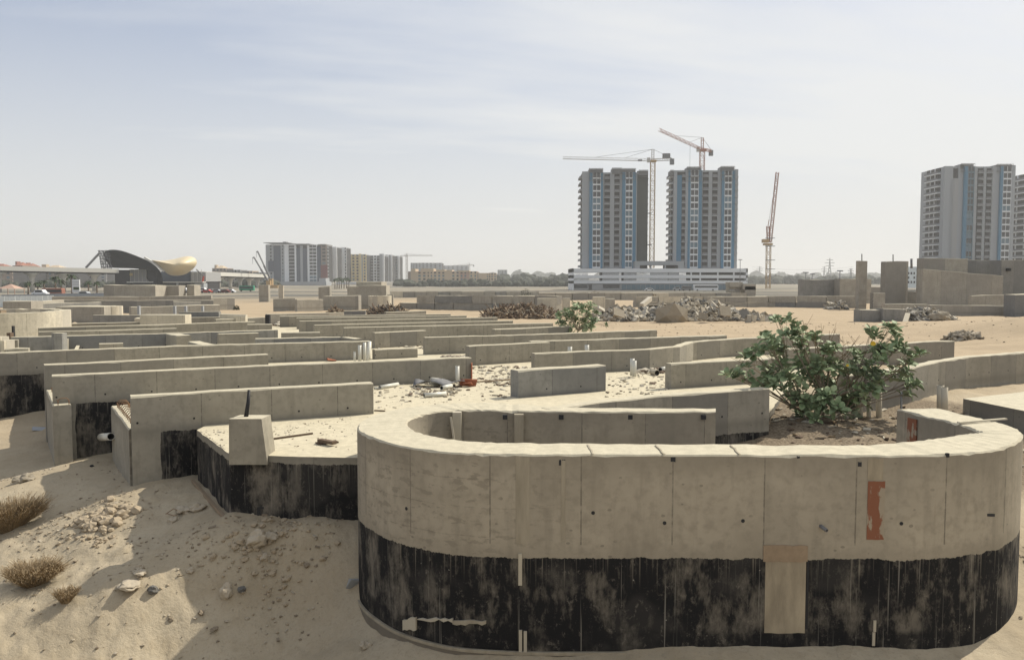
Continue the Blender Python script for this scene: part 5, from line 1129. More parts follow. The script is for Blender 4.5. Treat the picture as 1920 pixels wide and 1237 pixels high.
# ------------------------------------------------------------------ shrubs
def leaf(mb, p, d, n, L, W, m=0):
    """broad folded leaf: p base, d direction, n normal"""
    d = d.normalized(); s_ = d.cross(n).normalized(); n = s_.cross(d); fold = .18
    pr = [(0, .08), (.18, .62), (.45, 1.), (.72, .88), (.92, .45), (1., .02)]
    c = [p + d * L * u - n * (L * .22 * u * u) for u, w_ in pr]
    l = [c[i] + s_ * W * w_ / 2 + n * W * fold * w_ for i, (u, w_) in enumerate(pr)]; r = [c[i] - s_ * W * w_ / 2 + n * W * fold * w_ for i, (u, w_) in enumerate(pr)]
    a = mb.add(c); b = mb.add(l); e = mb.add(r)
    for i in range(5): mb.face((a + i, b + i, b + i + 1, a + i + 1), m, None, True); mb.face((a + i, a + i + 1, e + i + 1, e + i), m, None, True)
def bez(a, b, sag, n=7):
    a = Vector(a); b = Vector(b); c = (a + b) / 2 + Vector(sag); return [a * (1 - t) ** 2 + c * 2 * t * (1 - t) + b * t * t for t in [k / n for k in range(n + 1)]]
def shrub(label, base, clusters, D, dj, LL, name='shrub', twigs=(), leafmat='leaf', per=11, cat='shrub', yl=2, sc=1.0, dens=1.0):
    b = Vector(base); r = thing(name, tuple(b), label, cat); wood = MB(); lf = MB(); hubs = []
    for k in range(7):
        a = k * .9 + .3; hubs.append(b + Vector((math.cos(a) * .5, math.sin(a) * .3, U(.3, .65))) * sc)
    for h in hubs: wood.tube(bez(b, h, (0, 0, .02)), [.04 * sc * (1 - k / 14) for k in range(8)], 0, 6)
    for (px, py, rad) in clusters:
        d = D + U(-dj, dj); c = Vector(PD(px, py, d)); R_ = rad * d / F
        h = min(hubs, key=lambda q: (q - c).length + U(0, .25)); pts = bez(h, c - Vector((0, 0, R_ * .3)), (U(-.1, .1), U(-.1, .1), U(-.05, .2) * (c - h).length), 7)
        wood.tube(pts, [.017 * (1 - k / 11) * sc for k in range(8)], 0, 5, True)
        ns = max(2, int(dens * (rad / 5.2) ** 1.6))
        for s_ in range(ns):
            o_ = Vector((random.gauss(0, 1), random.gauss(0, 1), random.gauss(0, .85))); o_ = o_.normalized() * R_ * U(.25, 1.25)
            tip = c + o_; st_ = pts[4 + int(U(0, 2.99))]; sp_ = bez(st_, tip, (0, 0, .03), 4); wood.tube(sp_, [.007 * sc, .006 * sc, .005 * sc, .004 * sc, .003 * sc], 0, 4, False)
            ax = (tip - st_).normalized() * .6 + Vector((U(-.4, .4), U(-.4, .4), U(.2, .8))); ax.normalize(); ph = U(0, 6)
            for j in range(per):
                ph += PI / 2 * (j % 2) + PI * ((j + 1) % 2) + U(-.35, .35); f = j / per
                side = ax.orthogonal().normalized(); side.rotate(Matrix.Rotation(ph, 3, ax))
                dd = (side * (1 - f * .3) + ax * (.15 + f * .6) + Vector((0, 0, U(-.1, .35)))).normalized(); L = LL * U(.6, 1.15) * (1 - .3 * f)
                nrm = (ax * 1.0 + side * U(-.8, .2) + Vector((U(-.6, .6), U(-.6, .6), U(-.1, .6)))).normalized()
                if abs(nrm.dot(dd)) > .93: nrm = ax
                leaf(lf, tip - ax * R_ * .55 * (1 - f) + side * .015, dd, nrm, L, L * U(.62, .8))
    wood.build('branches', M['bark'], r); lf.build('foliage', M[leafmat], r)
    for k in range(yl):
        px, py = ((1632, 646), (1586, 686))[k]; p = Vector(PD(px, py, D - .9)); ym = MB(); leaf(ym, p, Vector((.7, -.2, .3)), Vector((0, -1, .5)), .10 - .04 * k, .09 - .04 * k); ym.build('yellow_leaf', M['leaf_y'], r)
    if twigs:
        tw = MB()
        for (px, py) in twigs:
            p = Vector(PD(px, py, D + U(0, .8))); q = b + Vector((U(-.5, .9), U(0, .8), .6)); pts = bez(q, p, (U(-.2, .2), 0, .1), 8); tw.tube(pts, [.012 * (1 - k / 11) for k in range(9)], 0, 4, False)
            for s_ in range(5): st_ = pts[4 + s_ % 4]; tw.tube([st_, st_ + Vector((U(-.25, .25), U(-.2, .2), U(.05, .3)))], [.005, .002], 0, 3, False)
        tw.build('dry_twigs', M['dry'], r)
    return r
BC = [(1465, 598, 13), (1487, 603, 12), (1477, 620, 14), (1502, 622, 10), (1432, 628, 13), (1440, 645, 18), (1410, 662, 15), (1398, 690, 9), (1378, 697, 12), (1362, 700, 7), (1392, 706, 8), (1465, 652, 20), (1462, 676, 20), (1435, 700, 16), (1452, 712, 18),
      (1500, 645, 16), (1530, 634, 13), (1545, 652, 16), (1563, 652, 10), (1510, 676, 20), (1535, 684, 20), (1557, 676, 16), (1500, 708, 20), (1530, 716, 20), (1562, 716, 14), (1590, 692, 12), (1612, 668, 16), (1640, 625, 13), (1672, 608, 12), (1684, 620, 10), (1655, 648, 17), (1682, 650, 18),
      (1640, 666, 16), (1702, 668, 14), (1726, 662, 8), (1618, 694, 20), (1650, 694, 22), (1688, 692, 20), (1704, 712, 14), (1642, 722, 20), (1602, 722, 16), (1612, 738, 14), (1508, 748, 20), (1540, 758, 18), (1572, 768, 14), (1500, 778, 11), (1532, 780, 12), (1604, 778, 9), (1515, 812, 11),
      (1550, 742, 18), (1590, 752, 15), (1480, 696, 15), (1714, 720, 7), (1700, 738, 7), (1424, 722, 10), (1575, 740, 14), (1480, 735, 16), (1625, 755, 9)]
BUSH = (PD(1535, 795, 16.6)[0], 16.6, 2.02)
shrub('large sprawling green shrub with broad waxy leaves in the pit behind the oval wall', BUSH, BC, 16.3, .6, .19, per=6, dens=1.15, twigs=[(1530, 612), (1512, 622), (1555, 620), (1568, 615), (1580, 630), (1592, 640), (1612, 628), (1600, 650), (1505, 600), (1545, 610), (1620, 640), (1575, 650), (1540, 640), (1590, 660), (1370, 670), (1380, 672), (1480, 650)])
shrub('middle green shrub beyond the low walls before the rubble', PD(1085, 620, 36), [(1060, 585, 13), (1052, 600, 12), (1075, 577, 12), (1092, 578, 12), (1100, 590, 14), (1110, 572, 9), (1078, 595, 15), (1065, 612, 13), (1090, 606, 14), (1108, 608, 12), (1115, 600, 9), (1122, 585, 6), (1050, 590, 8), (1134, 609, 5), (1100, 616, 9), (1084, 566, 7)], 36, .7, .19, leafmat='leaf', per=6, yl=0, sc=.8, dens=2.4)
for px, py, w_, h_, D, lb, mt in ((985, 549, 13, 17, 150, 'round dark bush on the plain left of the podium', 'hazy'), (1117, 551, 13, 15, 140, 'brownish bush before the left part of the podium', 'dry'), (1138, 550, 6, 9, 140, 'small brownish bush right of the larger brownish one', 'dry'), (1227, 553, 7, 11, 125, 'brownish bush before the middle of the podium', 'dry'), (258, 557, 12, 12, 90, 'low green bush before the wide block wall at the left', 'leaf_far'), (443, 563, 6, 9, 84, 'small dark bush at the left sand edge', 'hazy')):
    q = PD(px, py, D); z = ground(q[0], D); r = thing('bush', (q[0], D, z), lb, 'bush'); mb = MB(); k = D / F
    for i in range(420):
        a = U(0, 2 * PI); rr = math.sqrt(R()); hh = (1 - rr * rr) ** .5 * h_ * k * U(.1, 1.05); p = Vector((q[0] + math.cos(a) * rr * w_ * k, D + math.sin(a) * rr * w_ * k * .8, z + hh)); s_ = U(.4, 1.) * k * 1.6
        n = mb.add([p + Vector((U(-s_, s_), U(-s_, s_), U(-s_, s_))) for _ in range(3)]); mb.face((n, n + 1, n + 2))
    mb.build('foliage', M[mt], r); wb = MB(); wb.tube([(q[0], D, z - .1), (q[0], D, z + h_ * k * .5)], .08, 0, 5); wb.build('stem', M['bark'], r)
def tuft(label, px, py, w_, h_, n, mat):
    p = T(px, py); k = p[1] / F; mb = MB()
    for i in range(n):
        a = U(0, 2 * PI); rr = math.sqrt(R()) * .55; bx = p[0] + math.cos(a) * rr * w_ * k * .5; by = p[1] + math.sin(a) * rr * w_ * k * .35; bz = ground(bx, by) - .01
        L = U(.45, 1.05); tip = Vector((p[0] + math.cos(a) * (rr + .5 * U(.2, 1)) * w_ * k * .95 * L, p[1] + math.sin(a) * (rr + .5 * U(.2, 1)) * w_ * k * .7 * L, bz + h_ * k * L * math.sqrt(max(.1, 1 - rr * rr)) * U(.6, 1.05))); b_ = Vector((bx, by, bz))
        pts = bez(b_, tip, (U(-.03, .03), U(-.03, .03), .03), 3); t0 = .0035
        for u_, v_ in zip(pts, pts[1:]): s_ = Vector((t0, t0 * .6, 0)); m_ = mb.add([u_ - s_, u_ + s_, v_ + s_ * .6, v_ - s_ * .6]); mb.face((m_, m_ + 1, m_ + 2, m_ + 3), i % 2)
        for _ in range(3): u_ = pts[U(0, 1) < .5 and 2 or 3]; v_ = u_ + Vector((U(-1, 1), U(-1, 1), U(-.2, 1))) * .05; s_ = Vector((.002, .002, 0)); m_ = mb.add([u_ - s_, u_ + s_, v_]); mb.face((m_, m_ + 1, m_ + 2), 1)
    return tag(mb.build('dry_bush', [M['dry'], M['dry2']], origin=p), label, 'dry bush', 'dry bushes on the sand slope')
tuft('dry brown round bush on the sunlit sand at the lower left', 65, 1090, 82, 40, 2400, 0); tuft('largest dry bush cut by the left edge', 22, 988, 92, 56, 2800, 0); tuft('smallest dry tuft right of the round bush', 125, 1126, 34, 28, 600, 0)
# ------------------------------------------------------------------ rubble and scrap
def heap(name, px0, px1, yb, D, H, hw, nn, mats, szs, stick=.0, prof=None, mound='soil'):
    a = PD(px0, yb, D)[0]; b = PD(px1, yb, D)[0]; cx = (a + b) / 2; W = (b - a) / 2; mb = MB(); f = prof or (lambda u: (1 - u * u) ** .5)
    def top(x, y): u = (x - cx) / W; v = (y - D - hw) / hw; return H * f(u) * max(0, 1 - v * v) if abs(u) < 1 and abs(v) < 1 else 0
    nx, ny = 70, 16; g0 = len(mb.v); zg = ground(cx, D + hw)
    for j in range(ny + 1):
        for i in range(nx + 1): x = cx + W * (2 * i / nx - 1); y = D + hw * 2 * j / ny; mb.v.append((x, y, ground(x, y) - .05 + top(x, y) * .8 + mnoise.noise(Vector((x * 1.5, y * 1.5, 0))) * .1 * (top(x, y) > 0)))
    for j in range(ny):
        for i in range(nx): k = g0 + j * (nx + 1) + i; mb.face((k, k + 1, k + nx + 2, k + nx + 1), 0)
    for i in range(nn):
        u = U(-1, 1); v = U(-1, .5) ; x = cx + W * u; y = D + hw * (1 + v); z = ground(x, y) + top(x, y) * U(.7, 1.0); s_ = U(*szs) ** 1.0; m = 1 + int(U(0, len(mats) - .001))
        if R() < stick: mb.rbox((x, y, z), s_ * U(1.5, 3.5), s_ * .22, s_ * .12, (U(-.5, .5), U(-.9, .9), U(0, 3)), m)
        elif R() < .45: mb.rbox((x, y, z), s_ * U(1, 2), s_ * U(.7, 1.2), s_ * U(.15, .4), (U(-.8, .8), U(-.8, .8), U(0, 3)), m, s_ * .08)
        else: mb.rock((x, y, z), s_ * .55, m, (U(.7, 1.3), U(.7, 1.3), U(.6, 1)), U(0, 6), 0)
    o = mb.build(name, [M[mound]] + [M[q] for q in mats]); o['kind'] = 'stuff'; return o
prof = lambda u: max(.12, (1 - abs(u) ** 3)) * (.78 + .28 * math.sin(u * 5 + .4) * (u > -.8) + .12 * math.sin(u * 17))
heap('rubble_heap', 1118, 1462, 603, 55.5, 1.25, 3.4, 2300, ['rubble', 'rubble', 'rubble_d', 'rubble_l', 'rubble'], (.12, .55), .05, prof)
heap('scrap_wood_heap', 905, 1048, 597, 59, .85, 2.2, 1500, ['wood', 'wood_d', 'wood_d', 'rubble', 'wood'], (.1, .4), .75, None, 'stone_d')
heap('scrap_wood_heap', 684, 756, 589, 64, .75, 1.3, 520, ['wood', 'wood_d', 'wood_d', 'rubble_d', 'stone_d'], (.1, .4), .75, None, 'stone_d')
heap('scrap_wood_heap', 612, 638, 584, 68, .5, .8, 160, ['wood', 'wood_d', 'stone_d'], (.1, .35), .75, None, 'stone_d')
heap('rubble_heap', 1698, 1796, 606, 53, .75, 1.6, 520, ['rubble', 'rubble_d', 'rubble', 'rubble_l'], (.12, .5), .15, None, 'soil')
heap('rubble_heap', 1558, 1592, 570, 84, .5, 1.0, 60, ['rubble', 'rubble_d', 'rubble_l'], (.2, .7), .1, None, 'soil')
heap('rubble_heap', 1792, 1845, 655, 37.5, .3, .7, 110, ['rubble', 'rubble', 'stone'], (.08, .3), .0, None, 'soil')
heap('sand_heap', 108, 136, 600, 46, .62, 1.0, 6, ['stone_d'], (.1, .2), 0, lambda u: max(0, 1 - abs(u)), 'soil'); heap('sand_heap', 72, 118, 611, 41, .35, 1.0, 40, ['stone_d', 'stone'], (.05, .15), 0, None, 'soil')
for px, py, s_, rt, mt, lb in ((1262, 590, 1.55, (.9, .1, .2), 'rubble', 'largest grey concrete slab tilted in the middle of the rubble heap'), (1160, 587, .8, (.8, .5, .4), 'rubble', 'flat concrete slab in the left half of the rubble heap'), (1340, 571, .7, (.5, .3, 1), 'rubble_l', 'pale slab on the crest of the rubble heap'), (1360, 583, .85, (.9, .2, .3), 'rubble', 'grey slab right of the pale crest slab'),
        (1395, 588, .7, (.8, -.4, .6), 'rubble_d', 'dark slab in the right half of the rubble heap'), (1318, 593, .6, (1, .3, 0), 'rubble', 'small slab near the foot of the rubble heap'), (1128, 579, .5, (.4, .8, .2), 'rubble_l', 'pale board on the left end of the rubble heap'), (1403, 598, .5, (0, 0, .2), 'conc_pale_lit', 'pale upright block at the right foot of the rubble heap'), (1413, 597, .45, (0, .1, 0), 'conc_pale_lit', 'second pale upright block at the right foot of the rubble heap'),
        (1431, 596, .35, (0, 0, .1), 'conc_pale_lit', 'small white block near the right end of the rubble heap'), (1762, 594, .8, (.6, .2, .4), 'rubble', 'rounded grey boulder on the small rubble heap at the right'), (1725, 602, .6, (.4, .9, .3), 'rubble_d', 'dark bent sheet on the small rubble heap at the right')):
    D = 54.2 if px < 1500 else 52.5; q = PD(px, py, D); mb = MB()
    if rt[0] < .15: mb.rbox(q, s_ * .6, s_ * .6, s_ * 1.0, rt, 0, .03)
    elif 'boulder' in lb: mb.rock(q, s_ * .6, 0, (1.2, 1, .8), 0, 2)
    elif 'largest' in lb: mb.rock((q[0], q[1] + .3, q[2] - .05), s_ * .5, 0, (1.6, .7, .95), .2, 0)
    else:
        mb.rbox(q, s_ * .95, s_ * .75, s_ * .13, (rt[0] + .2, rt[1] * .6, rt[2]), 0, s_ * .07)
    tag(mb.build('concrete_chunk', M[mt]), lb, 'concrete chunk', 'big pieces in the rubble heaps')
# ------------------------------------------------------------------ pipes
def pipe(label, px, pyb, pyt, dia, D=None, mat='pvc', lean=0, zb=2.38, group='upright plastic pipes'):
    b = P(px, pyb, zb) if D is None else PD(px, pyb, D); t_ = PD(px + lean, pyt, b[1] + (abs(lean) > 3) * .15); mb = MB(); mb.hollow((b[0], b[1], b[2] - .1), t_, dia / 2, dia / 2 - .008, 0, 14, 1)
    return tag(mb.build('pvc_pipe', [M[mat], M['pvc_in']]), label, 'pipe', group)
pipe('white plastic pipe standing before the right end of the long wall', 857.5, 718, 686, .105)
pipe('shortest pipe of the cluster left of centre', 665, 675, 659, .07, 25.7); pipe('thick grey pipe in the cluster left of centre', 674.5, 675, 647, .11, 25.8); pipe('grey pipe beside the leaning one in the cluster', 683.5, 675, 642, .10, 25.9); pipe('leaning pipe at the right of the cluster', 689, 674, 640, .11, 25.6, lean=4)
pipe('pipe end poking up left of two behind the kinked wall', 1068.5, 660, 650, .13, 24.5); pipe('pipe end poking up right of two behind the kinked wall', 1100.5, 660, 646.5, .13, 24.8); pipe('taller of two joined pipes before the kinked wall', 1185.5, 697, 672, .12, 22.3); pipe('shorter of two joined pipes before the kinked wall', 1189.5, 699, 676, .11, 22.0)
pipe('left one of two thick pipes behind the right end of the oval wall', 1763.5, 766, 722, .13, 15.6, 'pale'); pipe('right one of two thick pipes behind the right end of the oval wall', 1771, 769, 726, .12, 15.2, 'pale')
for i, (x, yb_, yt_) in enumerate([(1588, 793, 762), (1600, 787, 755), (1614, 786, 748), (1629, 788, 745), (1648, 788, 735), (1606, 772, 750)]):
    pipe(['leftmost pipe half hidden by the big shrub', 'second pipe from the left under the big shrub', 'third pipe from the left under the big shrub', 'fourth pipe under the big shrub', 'rightmost thick pipe under the big shrub', 'farther pipe behind the row under the big shrub'][i], x, yb_, yt_, .085 if i < 4 else .115, 16.5 + (.1 * i), 'pale')
mb = MB(); mb.tube([PD(1690, 775, 16.2), PD(1690, 735, 16.2)], .02, 0, 6); tag(mb.build('steel_rod', M['white_s']), 'thin pale rod right of the pipes under the big shrub', 'rod')
a = PD(176, 821, 17.3); b = PD(208, 818, 16.5); mb = MB(); mb.hollow(b, (a[0] + .1, 17.4, a[2]), .075, .065, 0, 12, 1); tag(mb.build('pvc_pipe', [M['pvc'], M['pvc_in']]), 'grey pipe sticking sideways out of the cross wall with steel loops', 'pipe')
# rebar loops on the two cross walls
def loops(label, a, b, n, zt, side):
    r = thing('rebar_loops', P(*a, zt), label, 'reinforcing bars', 'rusty steel loops'); p, q = Vector(P(*a, zt)), Vector(P(*b, zt)); d = (q - p).normalized(); nn = Vector((d.y, -d.x, 0)) * side
    for i in range(n):
        c = p + (q - p) * (i + .5) / n + nn * .2; m = MB(); m.tube([c - nn * .1 + Vector((0, 0, -.05)), c - nn * .1 + Vector((0, 0, .08)), c - nn * .06 + Vector((0, 0, .13)), c + nn * .06 + Vector((0, 0, .13)), c + nn * .1 + Vector((0, 0, .08)), c + nn * .1 + Vector((0, 0, -.05))], .009, 0, 5); m.build('loop', M['rust'], r)
    m = MB(); m.tube([p + nn * .1 + Vector((0, 0, .07)), q + nn * .1 + Vector((0, 0, .07))], .008, 0, 5); m.build('tie_bar', M['rust'], r)
loops('row of rusty steel loops on top of the cross wall beside the coated pier', (243, 806), (209, 762), 14, 2.42, 1); loops('rusty loops on the far left cross wall top', (99.5, 762), (87, 733), 7, 2.42, 1)
# ------------------------------------------------------------------ loose things on the slab
def lying(name, label, cat, p0, p1, w_, h_, mat, z=2.405, rnd=False, group=None):
    a = Vector(P(*p0, z + h_ / 2)); b = Vector(P(*p1, z + h_ / 2)); mb = MB()
    if rnd: mb.hollow(a, b, w_ / 2, w_ / 2 - .008, 0, 12, 1)
    else: mb.bar(a, b, w_, 0, h_)
    return tag(mb.build(name, [M[mat], M['pvc_in']] if rnd else M[mat]), label, cat, group)
lying('timber_stick', 'thin dark stick lying on the slab right of the tapered stub', 'stick', (506, 823), (586, 812), .035, .025, 'wood_d'); lying('wood_plank', 'lower flat board of the little pile on the slab', 'plank', (594, 831), (632, 827), .16, .02, 'wood_d'); lying('wood_plank', 'thicker board lying on top of the little pile on the slab', 'plank', (599, 825), (627, 830), .09, .05, 'wood_d', 2.43)
lying('timber_stick', 'thin stick at the right end of the wall behind the stub', 'stick', (702, 769), (722, 770), .03, .02, 'wood_d'); lying('pvc_pipe', 'grey pipe lying at the foot of the long wall', 'pipe', (712, 726), (746, 720), .09, .09, 'pvc', rnd=True); lying('pvc_pipe', 'thin pipe lying left of the grey lying pipe', 'pipe', (702, 728), (722, 726), .05, .05, 'pvc', rnd=True)
lying('pvc_pipe', 'white pipe lying in front of the tangled litter', 'pipe', (795, 741), (836, 738), .1, .1, 'pvc', rnd=True); lying('pvc_pipe', 'short white pipe piece by the standing pipe', 'pipe', (828, 727), (846, 723), .1, .1, 'pvc', rnd=True); lying('pvc_pipe', 'wide grey pipe piece on the litter before the long wall', 'pipe', (810, 713), (830, 716), .16, .16, 'pvc', rnd=True)
lying('timber_stick', 'long thin stick lying between the long wall and the freestanding block', 'stick', (886, 716), (961, 711), .03, .03, 'wood'); lying('pvc_pipe', 'broken brownish pipe beside the kinked wall', 'pipe', (1222, 697), (1232, 699), .16, .14, 'pale', rnd=True); lying('pvc_pipe', 'pale pipe piece right of the broken brownish pipe', 'pipe', (1238, 693), (1256, 690), .14, .14, 'pvc', rnd=True)
mb = MB(); a = P(878, 717, 2.5); mb.rbox(a, .42, .03, .17, (.3, .1, .4), 0, .02); mb.rbox((a[0] - .05, a[1] - .08, a[2] - .03), .3, .03, .14, (.9, -.1, -.3), 0, .02); tag(mb.build('orange_scrap', M['orange']), 'torn orange board scrap at the right end of the long wall', 'scrap')
mb = MB(); a = P(884, 700, 2.6); mb.bar((a[0], a[1] + .15, 2.4), (a[0], a[1] + .15, 2.85), .02, 0, .3); tag(mb.build('orange_strip', M['orange']), 'orange strip stuck to the end face of the long wall', 'strip')
mb = MB(); a = P(622, 676, 2.42); mb.rbox((a[0], a[1], 2.45), .3, .15, .03, (.3, .2, .5), 0, .02); tag(mb.build('orange_scrap', M['orange']), 'small orange scrap behind the long wall, left of the pipe cluster', 'scrap')
sheet = MB(); a = Vector(P(775, 724, 2.42)); n_ = []
for k in range(13): u = k / 12; n_.append(sheet.add([a + Vector((u * 1.25, -.12 + .05 * math.sin(u * 9), .02 + .13 * abs(math.sin(u * 5)))), a + Vector((u * 1.2, .35, .05 + .10 * abs(math.cos(u * 6))))]))
for u_, v_ in zip(n_, n_[1:]): sheet.face((u_, v_, v_ + 1, u_ + 1), 0, None, True)
o = tag(sheet.build('crumpled_sheet', M['steel']), 'crumpled grey sheet in the litter before the long wall', 'sheet'); sol = o.modifiers.new('s', 'SOLIDIFY'); sol.thickness = .01
lying('wood_plank', 'pale bleached plank leaning in the left room', 'plank', (142, 657), (148, 645), .1, .05, 'conc_pale_lit', 2.6)
# scattered small litter: too many to count
mb = MB()
def scat(n, f, szs, mats, zf, flat=.5):
    for i in range(n):
        x, y = f(); z = zf(x, y); s_ = U(0, 1) ** 2.5 * (szs[1] - szs[0]) + szs[0]; m = int(U(0, mats - .001))
        if R() < .5: mb.rock((x, y, z + s_ * .12), s_ * .5, m, (U(.8, 1.3), U(.7, 1.2), flat), U(0, 6), 0)
        else: mb.rbox((x, y, z + s_ * .1), s_ * U(.8, 1.8), s_ * U(.2, .9), s_ * U(.08, .3), (U(-.25, .25), U(-.25, .25), U(0, 3)), m)
def poly_f(pts, z):
    w_ = [P(a, b, z)[:2] for a, b in pts]
    def f():
        k = 1 + int(U(0, len(w_) - 2 - .001)); a, b = math.sqrt(R()), R(); A, B, C = w_[0], w_[k], w_[k + 1]
        return (A[0] * (1 - a) + B[0] * a * (1 - b) + C[0] * a * b, A[1] * (1 - a) + B[1] * a * (1 - b) + C[1] * a * b)
    return f
zs_ = lambda x, y: 2.402
scat(300, poly_f([(702, 770), (702, 725), (960, 690), (960, 755)], 2.4), (.015, .12), 4, zs_); scat(260, poly_f([(1136, 745), (1136, 692), (1258, 692), (1258, 740)], 2.4), (.015, .12), 4, zs_); scat(260, poly_f([(885, 722), (885, 685), (1003, 688), (965, 725)], 2.4), (.02, .16), 4, zs_)
scat(220, poly_f([(440, 845), (510, 800), (700, 775), (700, 850)], 2.4), (.008, .04), 4, zs_); scat(260, poly_f([(760, 745), (780, 718), (868, 716), (850, 745)], 2.4), (.02, .13), 4, zs_); scat(60, poly_f([(372, 806), (427, 806), (425, 845), (420, 840)], 2.4), (.01, .05), 4, zs_)
scat(160, poly_f([(705, 656), (705, 640), (800, 640), (800, 655)], 2.4), (.03, .2), 4, zs_); scat(130, poly_f([(830, 672), (830, 668), (880, 668), (880, 672)], 2.4), (.05, .22), 4, zs_); scat(90, poly_f([(513, 612), (513, 606), (560, 606), (556, 612)], 2.4), (.1, .5), 4, zs_)
scat(200, poly_f([(1180, 702), (1190, 692), (1258, 690), (1255, 700)], 2.4), (.04, .2), 4, zs_)
o = mb.build('litter', [M['rubble_l'], M['rubble'], M['wood_d'], M['pale']]); o['kind'] = 'stuff'
mb = MB()
gz = lambda x, y: ground(x, y)
scat(700, lambda: (U(4.9, 11), U(14.2, 18.5)), (.02, .16), 4, gz, .4)
o = mb.build('leaf_litter', [M['dry'], M['wood_d'], M['stone_d'], M['pale']]); o['kind'] = 'stuff'
# pebbles on the slope
mb = MB(); cl_ = [(P(190, 950, 1.3), .5), (P(140, 1010, .9), .5), (P(360, 1000, 1.1), .6), (P(520, 1040, 1.0), .5), (P(540, 1100, .6), .6), (P(470, 1110, .5), .8), (P(330, 1060, .8), .7), (P(90, 1000, .9), .6)]
def slope():
    if R() < .45: c, s_ = cl_[int(U(0, len(cl_) - .001))]; return (c[0] + random.gauss(0, s_), c[1] + random.gauss(0, s_ * .7))
    y = U(8.5, 17); return (U(-.72, -.12) * y, y)
def slope2():
    for _ in range(30):
        x, y = slope()
        if not (x > -2.5 and y > 9.5) and not (x > -5.6 and y > 12.3): return x, y
    return -5, 10.5
scat(2600, slope2, (.006, .06), 3, gz, .7)
scat(420, lambda: (U(6.3, 9.5), U(8.2, 12)), (.01, .07), 3, gz, .7)
scat(900, lambda: (U(-2, 30), U(36, 52)), (.02, .12), 3, gz, .6)
o = mb.build('pebbles', [M['stone'], M['soil'], M['stone_d']]); o['kind'] = 'stuff'
for px, py, s_, sq, mt, lb in [(243, 1101, .13, (1.5, 1, .4), 'stone', 'flat pale stone on the sunlit sand by the shadow edge'), (286, 1108, .065, (1, 1, .9), 'rubble_d', 'small dark stone right of the flat pale stone'), (425, 1113, .09, (.9, .8, 1.1), 'stone', 'pointed pale stone casting a shadow on the sunlit sand'), (453, 1107, .06, (1, 1, .8), 'rubble_d', 'small dark stone right of the pointed pale stone'),
        (357, 1071, .05, (1, 1, .8), 'stone', 'small round pale stone at the shadow edge'), (483, 1017, .14, (1.1, 1, .9), 'stone', 'round pale boulder on the crumbling ledge'), (507, 1008, .09, (1.3, 1, .7), 'stone', 'smaller pale rock beside the round boulder on the ledge'), (496, 1046, .07, (1, 1, .8), 'stone', 'stone just below the round boulder'),
        (370, 955, .1, (1.2, 1, .7), 'stone', 'rounded stone in shade below the black wall corner'), (343, 958, .1, (1.6, 1, .5), 'stone', 'flatter stone left of the rounded one in shade'), (325, 978, .07, (1, 1, .8), 'stone', 'small stone in the shade near the bent wire'), (172, 874, .035, (1.2, 1, .6), 'black', 'little black scrap on the shaded sand below the black recess'),
        (44, 902, .14, (1.3, 1, .7), 'rubble', 'grey rock near the left edge above the largest dry bush'), (262, 1075, .08, (1.5, 1, .4), 'stone', 'flat stone in the shade by the long shadow edge'), (262, 1066, .06, (1, 1, .8), 'stone', 'stone just above the flat one in the shade'), (575, 1060, .04, (1, 1, .8), 'stone_d', 'brown stone on the lit strip near the oval wall'),
        (377, 1150, .04, (1, 1, .8), 'stone_d', 'brown pebble on the lower lit sand'), (320, 1162, .035, (1, 1, .8), 'stone_d', 'brown pebble in the middle of the lower lit sand'), (402, 1180, .045, (1.5, 1, .5), 'stone_d', 'flat brown pebble close to the big shadow'), (685, 1213, .07, (1, 1, .9), 'stone', 'pale round stone at the bottom beside the oval wall')]:
    p = T(px, py); mb = MB(); mb.rock((p[0], p[1], p[2] + s_ * .25), s_, 0, sq, U(0, 6), 2); tag(mb.build('stone', M[mt]), lb, 'stone', 'loose stones on the sand slope')
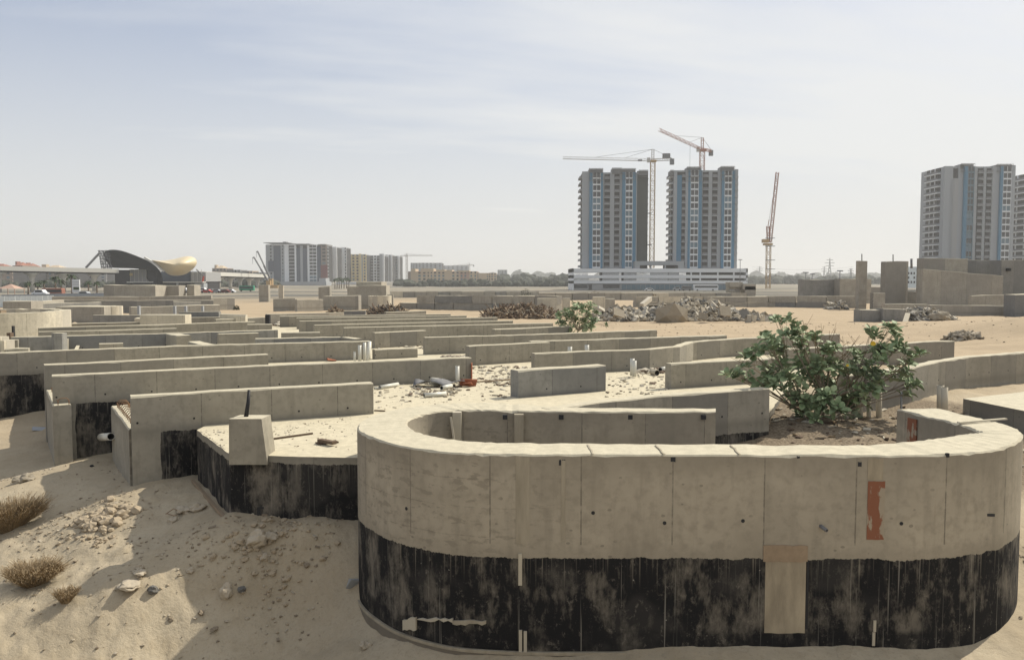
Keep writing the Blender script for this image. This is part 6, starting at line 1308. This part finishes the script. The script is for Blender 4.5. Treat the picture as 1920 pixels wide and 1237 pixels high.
for px, py, n, sp_, s0, s1, lb in [(205, 962, 34, .2, .03, .10, 'jagged clump of broken clods in the left lit patch'), (180, 975, 24, .16, .03, .1, 'smaller clump of clods left of the jagged clump'), (470, 1022, 40, .25, .015, .06, 'crumbled earth spilling from the ledge'), (520, 1060, 60, .35, .012, .045, 'scree of little clods before the oval wall'), (170, 1010, 24, .25, .02, .05, 'dark crumbly clods on the lit slope')]:
    p = T(px, py); mb = MB()
    for i in range(n): x = p[0] + random.gauss(0, sp_); y = p[1] + random.gauss(0, sp_ * .7); mb.rock((x, y, ground(x, y) + .01), U(s0, s1), i % 2, (1.1, 1, .8), U(0, 6), 1)
    o = mb.build('earth_clods', [M['soil'], M['soil']]); o['kind'] = 'stuff'
mb = MB(); p = Vector(T(325, 968)); mb.tube([p + Vector((-.12, 0, .04)), p + Vector((.0, .02, .12)), p + Vector((.16, 0, .06)), p + Vector((.02, -.03, .02)), p + Vector((-.1, 0, .05))], .006, 0, 5); tag(mb.build('bent_wire', M['rust']), 'bent rusty wire in the shade left of the black wall corner', 'wire')
mb = MB(); mb.bar(PD(486, 968, 12.28), PD(486, 950, 12.28), .055, 0, .03); mb.bar(PD(486, 951, 12.28), PD(500, 951, 12.28), .05, 0, .03); tag(mb.build('black_flashing', M['black']), 'black flashing scrap at the foot of the black slab face', 'flashing')
p0 = Vector(PD(492, 966, 12.27)); p1 = Vector(PD(690, 962, 12.27)); mb = MB(); mb.bar(p0, p1, .05, 0, .05); tag(mb.build('timber_batten', M['wood']), 'long batten lying along the foot of the black slab face', 'batten')
a = P(368, 903, 1.52); b = P(430, 975, 1.42); mb = MB(); mb.bar((a[0] - .04, a[1] - .05, a[2] + .03), (b[0] - .05, b[1] - .02, b[2] + .03), .05, 0, .05); tag(mb.build('timber_batten', M['wood']), 'batten along the foot of the slab side face, left of the corner', 'batten')
p = T(662, 1103); mb = MB(); mb.rbox((p[0], p[1], p[2] + .06), .12, .02, .16, (.4, .2, .5), 0, .02); tag(mb.build('pale_scrap', M['white_s']), 'small white scrap leaning on the left side of the oval wall', 'scrap')
p = T(76, 806); mb = MB(); mb.rbox((p[0], p[1], p[2] + .03), .35, .2, .02, (.2, .1, .3), 0, .03); tag(mb.build('pale_scrap', M['white_s']), 'crumpled white scrap on shaded sand by the far left pier', 'scrap')
lying('wood_plank', 'thin pale strip lying on the right end of the oval wall top', 'strip', (1797, 792), (1886, 785), .05, .02, 'conc_pale_lit', 3.015)
